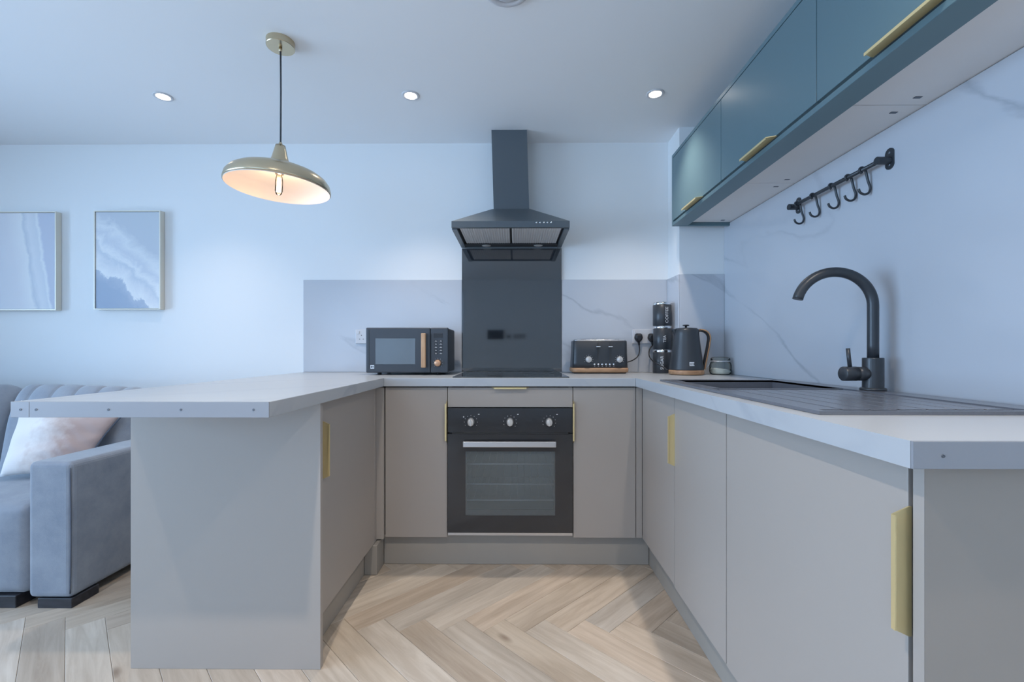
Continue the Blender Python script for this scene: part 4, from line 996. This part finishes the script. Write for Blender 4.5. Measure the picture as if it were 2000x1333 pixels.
for nm, u0, u1, z0_, z1_, mt, ex in (('badge', -.17, .12, .050, .070, 'logo', 0), ):
    bm = bmesh.new(); n = 8
    loops = []
    for k in range(n + 1):
        a = u0 + (u1 - u0) * k / n; p0, p1 = on_kettle(a, z0_), on_kettle(a, z1_); c0 = Vector((math.sin(a), -math.cos(a), 0)) * .0012
        loops.append([p0 - c0, p1 - c0, p1, p0])
    loft(bm, loops, smooth=False); bg = part(body, nm, bm, M[mt], 'pale rectangular badge')
    bm = bmesh.new()
    for k in range(4):
        a = -.135 + k * .072
        for q in (0, 1):
            aa = a + q * .022; p0, p1 = on_kettle(aa, .054), on_kettle(aa, .066); cc = Vector((math.sin(aa), -math.cos(aa), 0)) * .0004; w_ = Vector((.0013, 0, 0))
            loft(bm, [[p0, p0 + w_, p1 + w_, p1], [p0 + cc, p0 + w_ + cc, p1 + w_ + cc, p1 + cc]], smooth=False)
    part(body, 'badge_mark', bm, M['charcoal'])

# ------------------------------------------------------------ clip-top jar
JX, JY = 1.112, -0.275
t = thing('glass_jar', 'small clip-top glass jar of white powder right of the kettle', 'jar', (JX, JY, ZT))
bm = bmesh.new(); lathe(bm, [(0, .0004), (.045, .0004), (.053, .006), (.056, .018), (.056, .052), (.052, .064), (.046, .071)], (JX, JY, ZT), 48); part(t, 'jar_body', bm, M['jarglass'])
bm = bmesh.new(); lathe(bm, [(.047, .0760), (.0495, .079), (.0495, .086), (.045, .092), (.03, .096), (0, .097)], (JX, JY, ZT), 48); part(t, 'lid', bm, M['jarglass'], 'domed glass lid')
bm = bmesh.new(); lathe(bm, [(.044, .0712), (.0485, .0712), (.0485, .0758), (.044, .0758)], (JX, JY, ZT), 40, closed=True); part(t, 'rubber_seal', bm, M['white'])
bm = bmesh.new(); b2 = bmesh.new(); lathe(b2, [(0, .0046), (.043, .0046), (.048, .010), (.0515, .018), (.0515, .026), (.03, .033), (0, .031)], (JX, JY, ZT), 40)
for v in b2.verts:
    if v.co.z > ZT + .024: v.co.z += -(v.co.x - JX) * .12
merge(bm, b2); part(t, 'powder', bm, M['powder'])
bm = bmesh.new()
tube(bm, [(JX + .049 * math.cos(a), JY + .049 * math.sin(a), ZT + .0705) for a in [2 * PI * k / 36 for k in range(37)]], .0012, 6, cap=False)
tube(bm, spline([(JX - .048, JY - .008, ZT + .078), (JX - .060, JY - .008, ZT + .066), (JX - .066, JY - .006, ZT + .048), (JX - .076, JY - .006, ZT + .040), (JX - .082, JY - .002, ZT + .043), (JX - .076, JY + .004, ZT + .041), (JX - .062, JY + .008, ZT + .050), (JX - .049, JY + .008, ZT + .072)], 5), .0014, 6)
part(t, 'wire_clip', bm, M['chrome'])

# ------------------------------------------------------------ rear wall fittings seen only as reflections in the black splashback
tag(link('control_box', B(-0.495, -0.215, YR + .001, YR + .035, 1.245, 1.405, .003, 1), M['blackplastic'], (-.35, YR, 1.24)), 'black box on the wall behind the camera, reflected in the black splashback', 'box')
t = thing('wall_socket', 'socket plates on the wall behind the camera, reflected in the black splashback', 'socket', (0.05, YR, 1.25))
part(t, 'plate', B(-.165, -.075, YR + .001, YR + .010, 1.245, 1.335, .002, 1), M['white']); part(t, 'plate', B(-.03, .175, YR + .001, YR + .010, 1.25, 1.34, .002, 1), M['steel'])
for sx in (-.135, -.105): part(t, 'switch', B(sx - .008, sx + .008, YR + .0101, YR + .013, 1.27, 1.31), M['gap'])
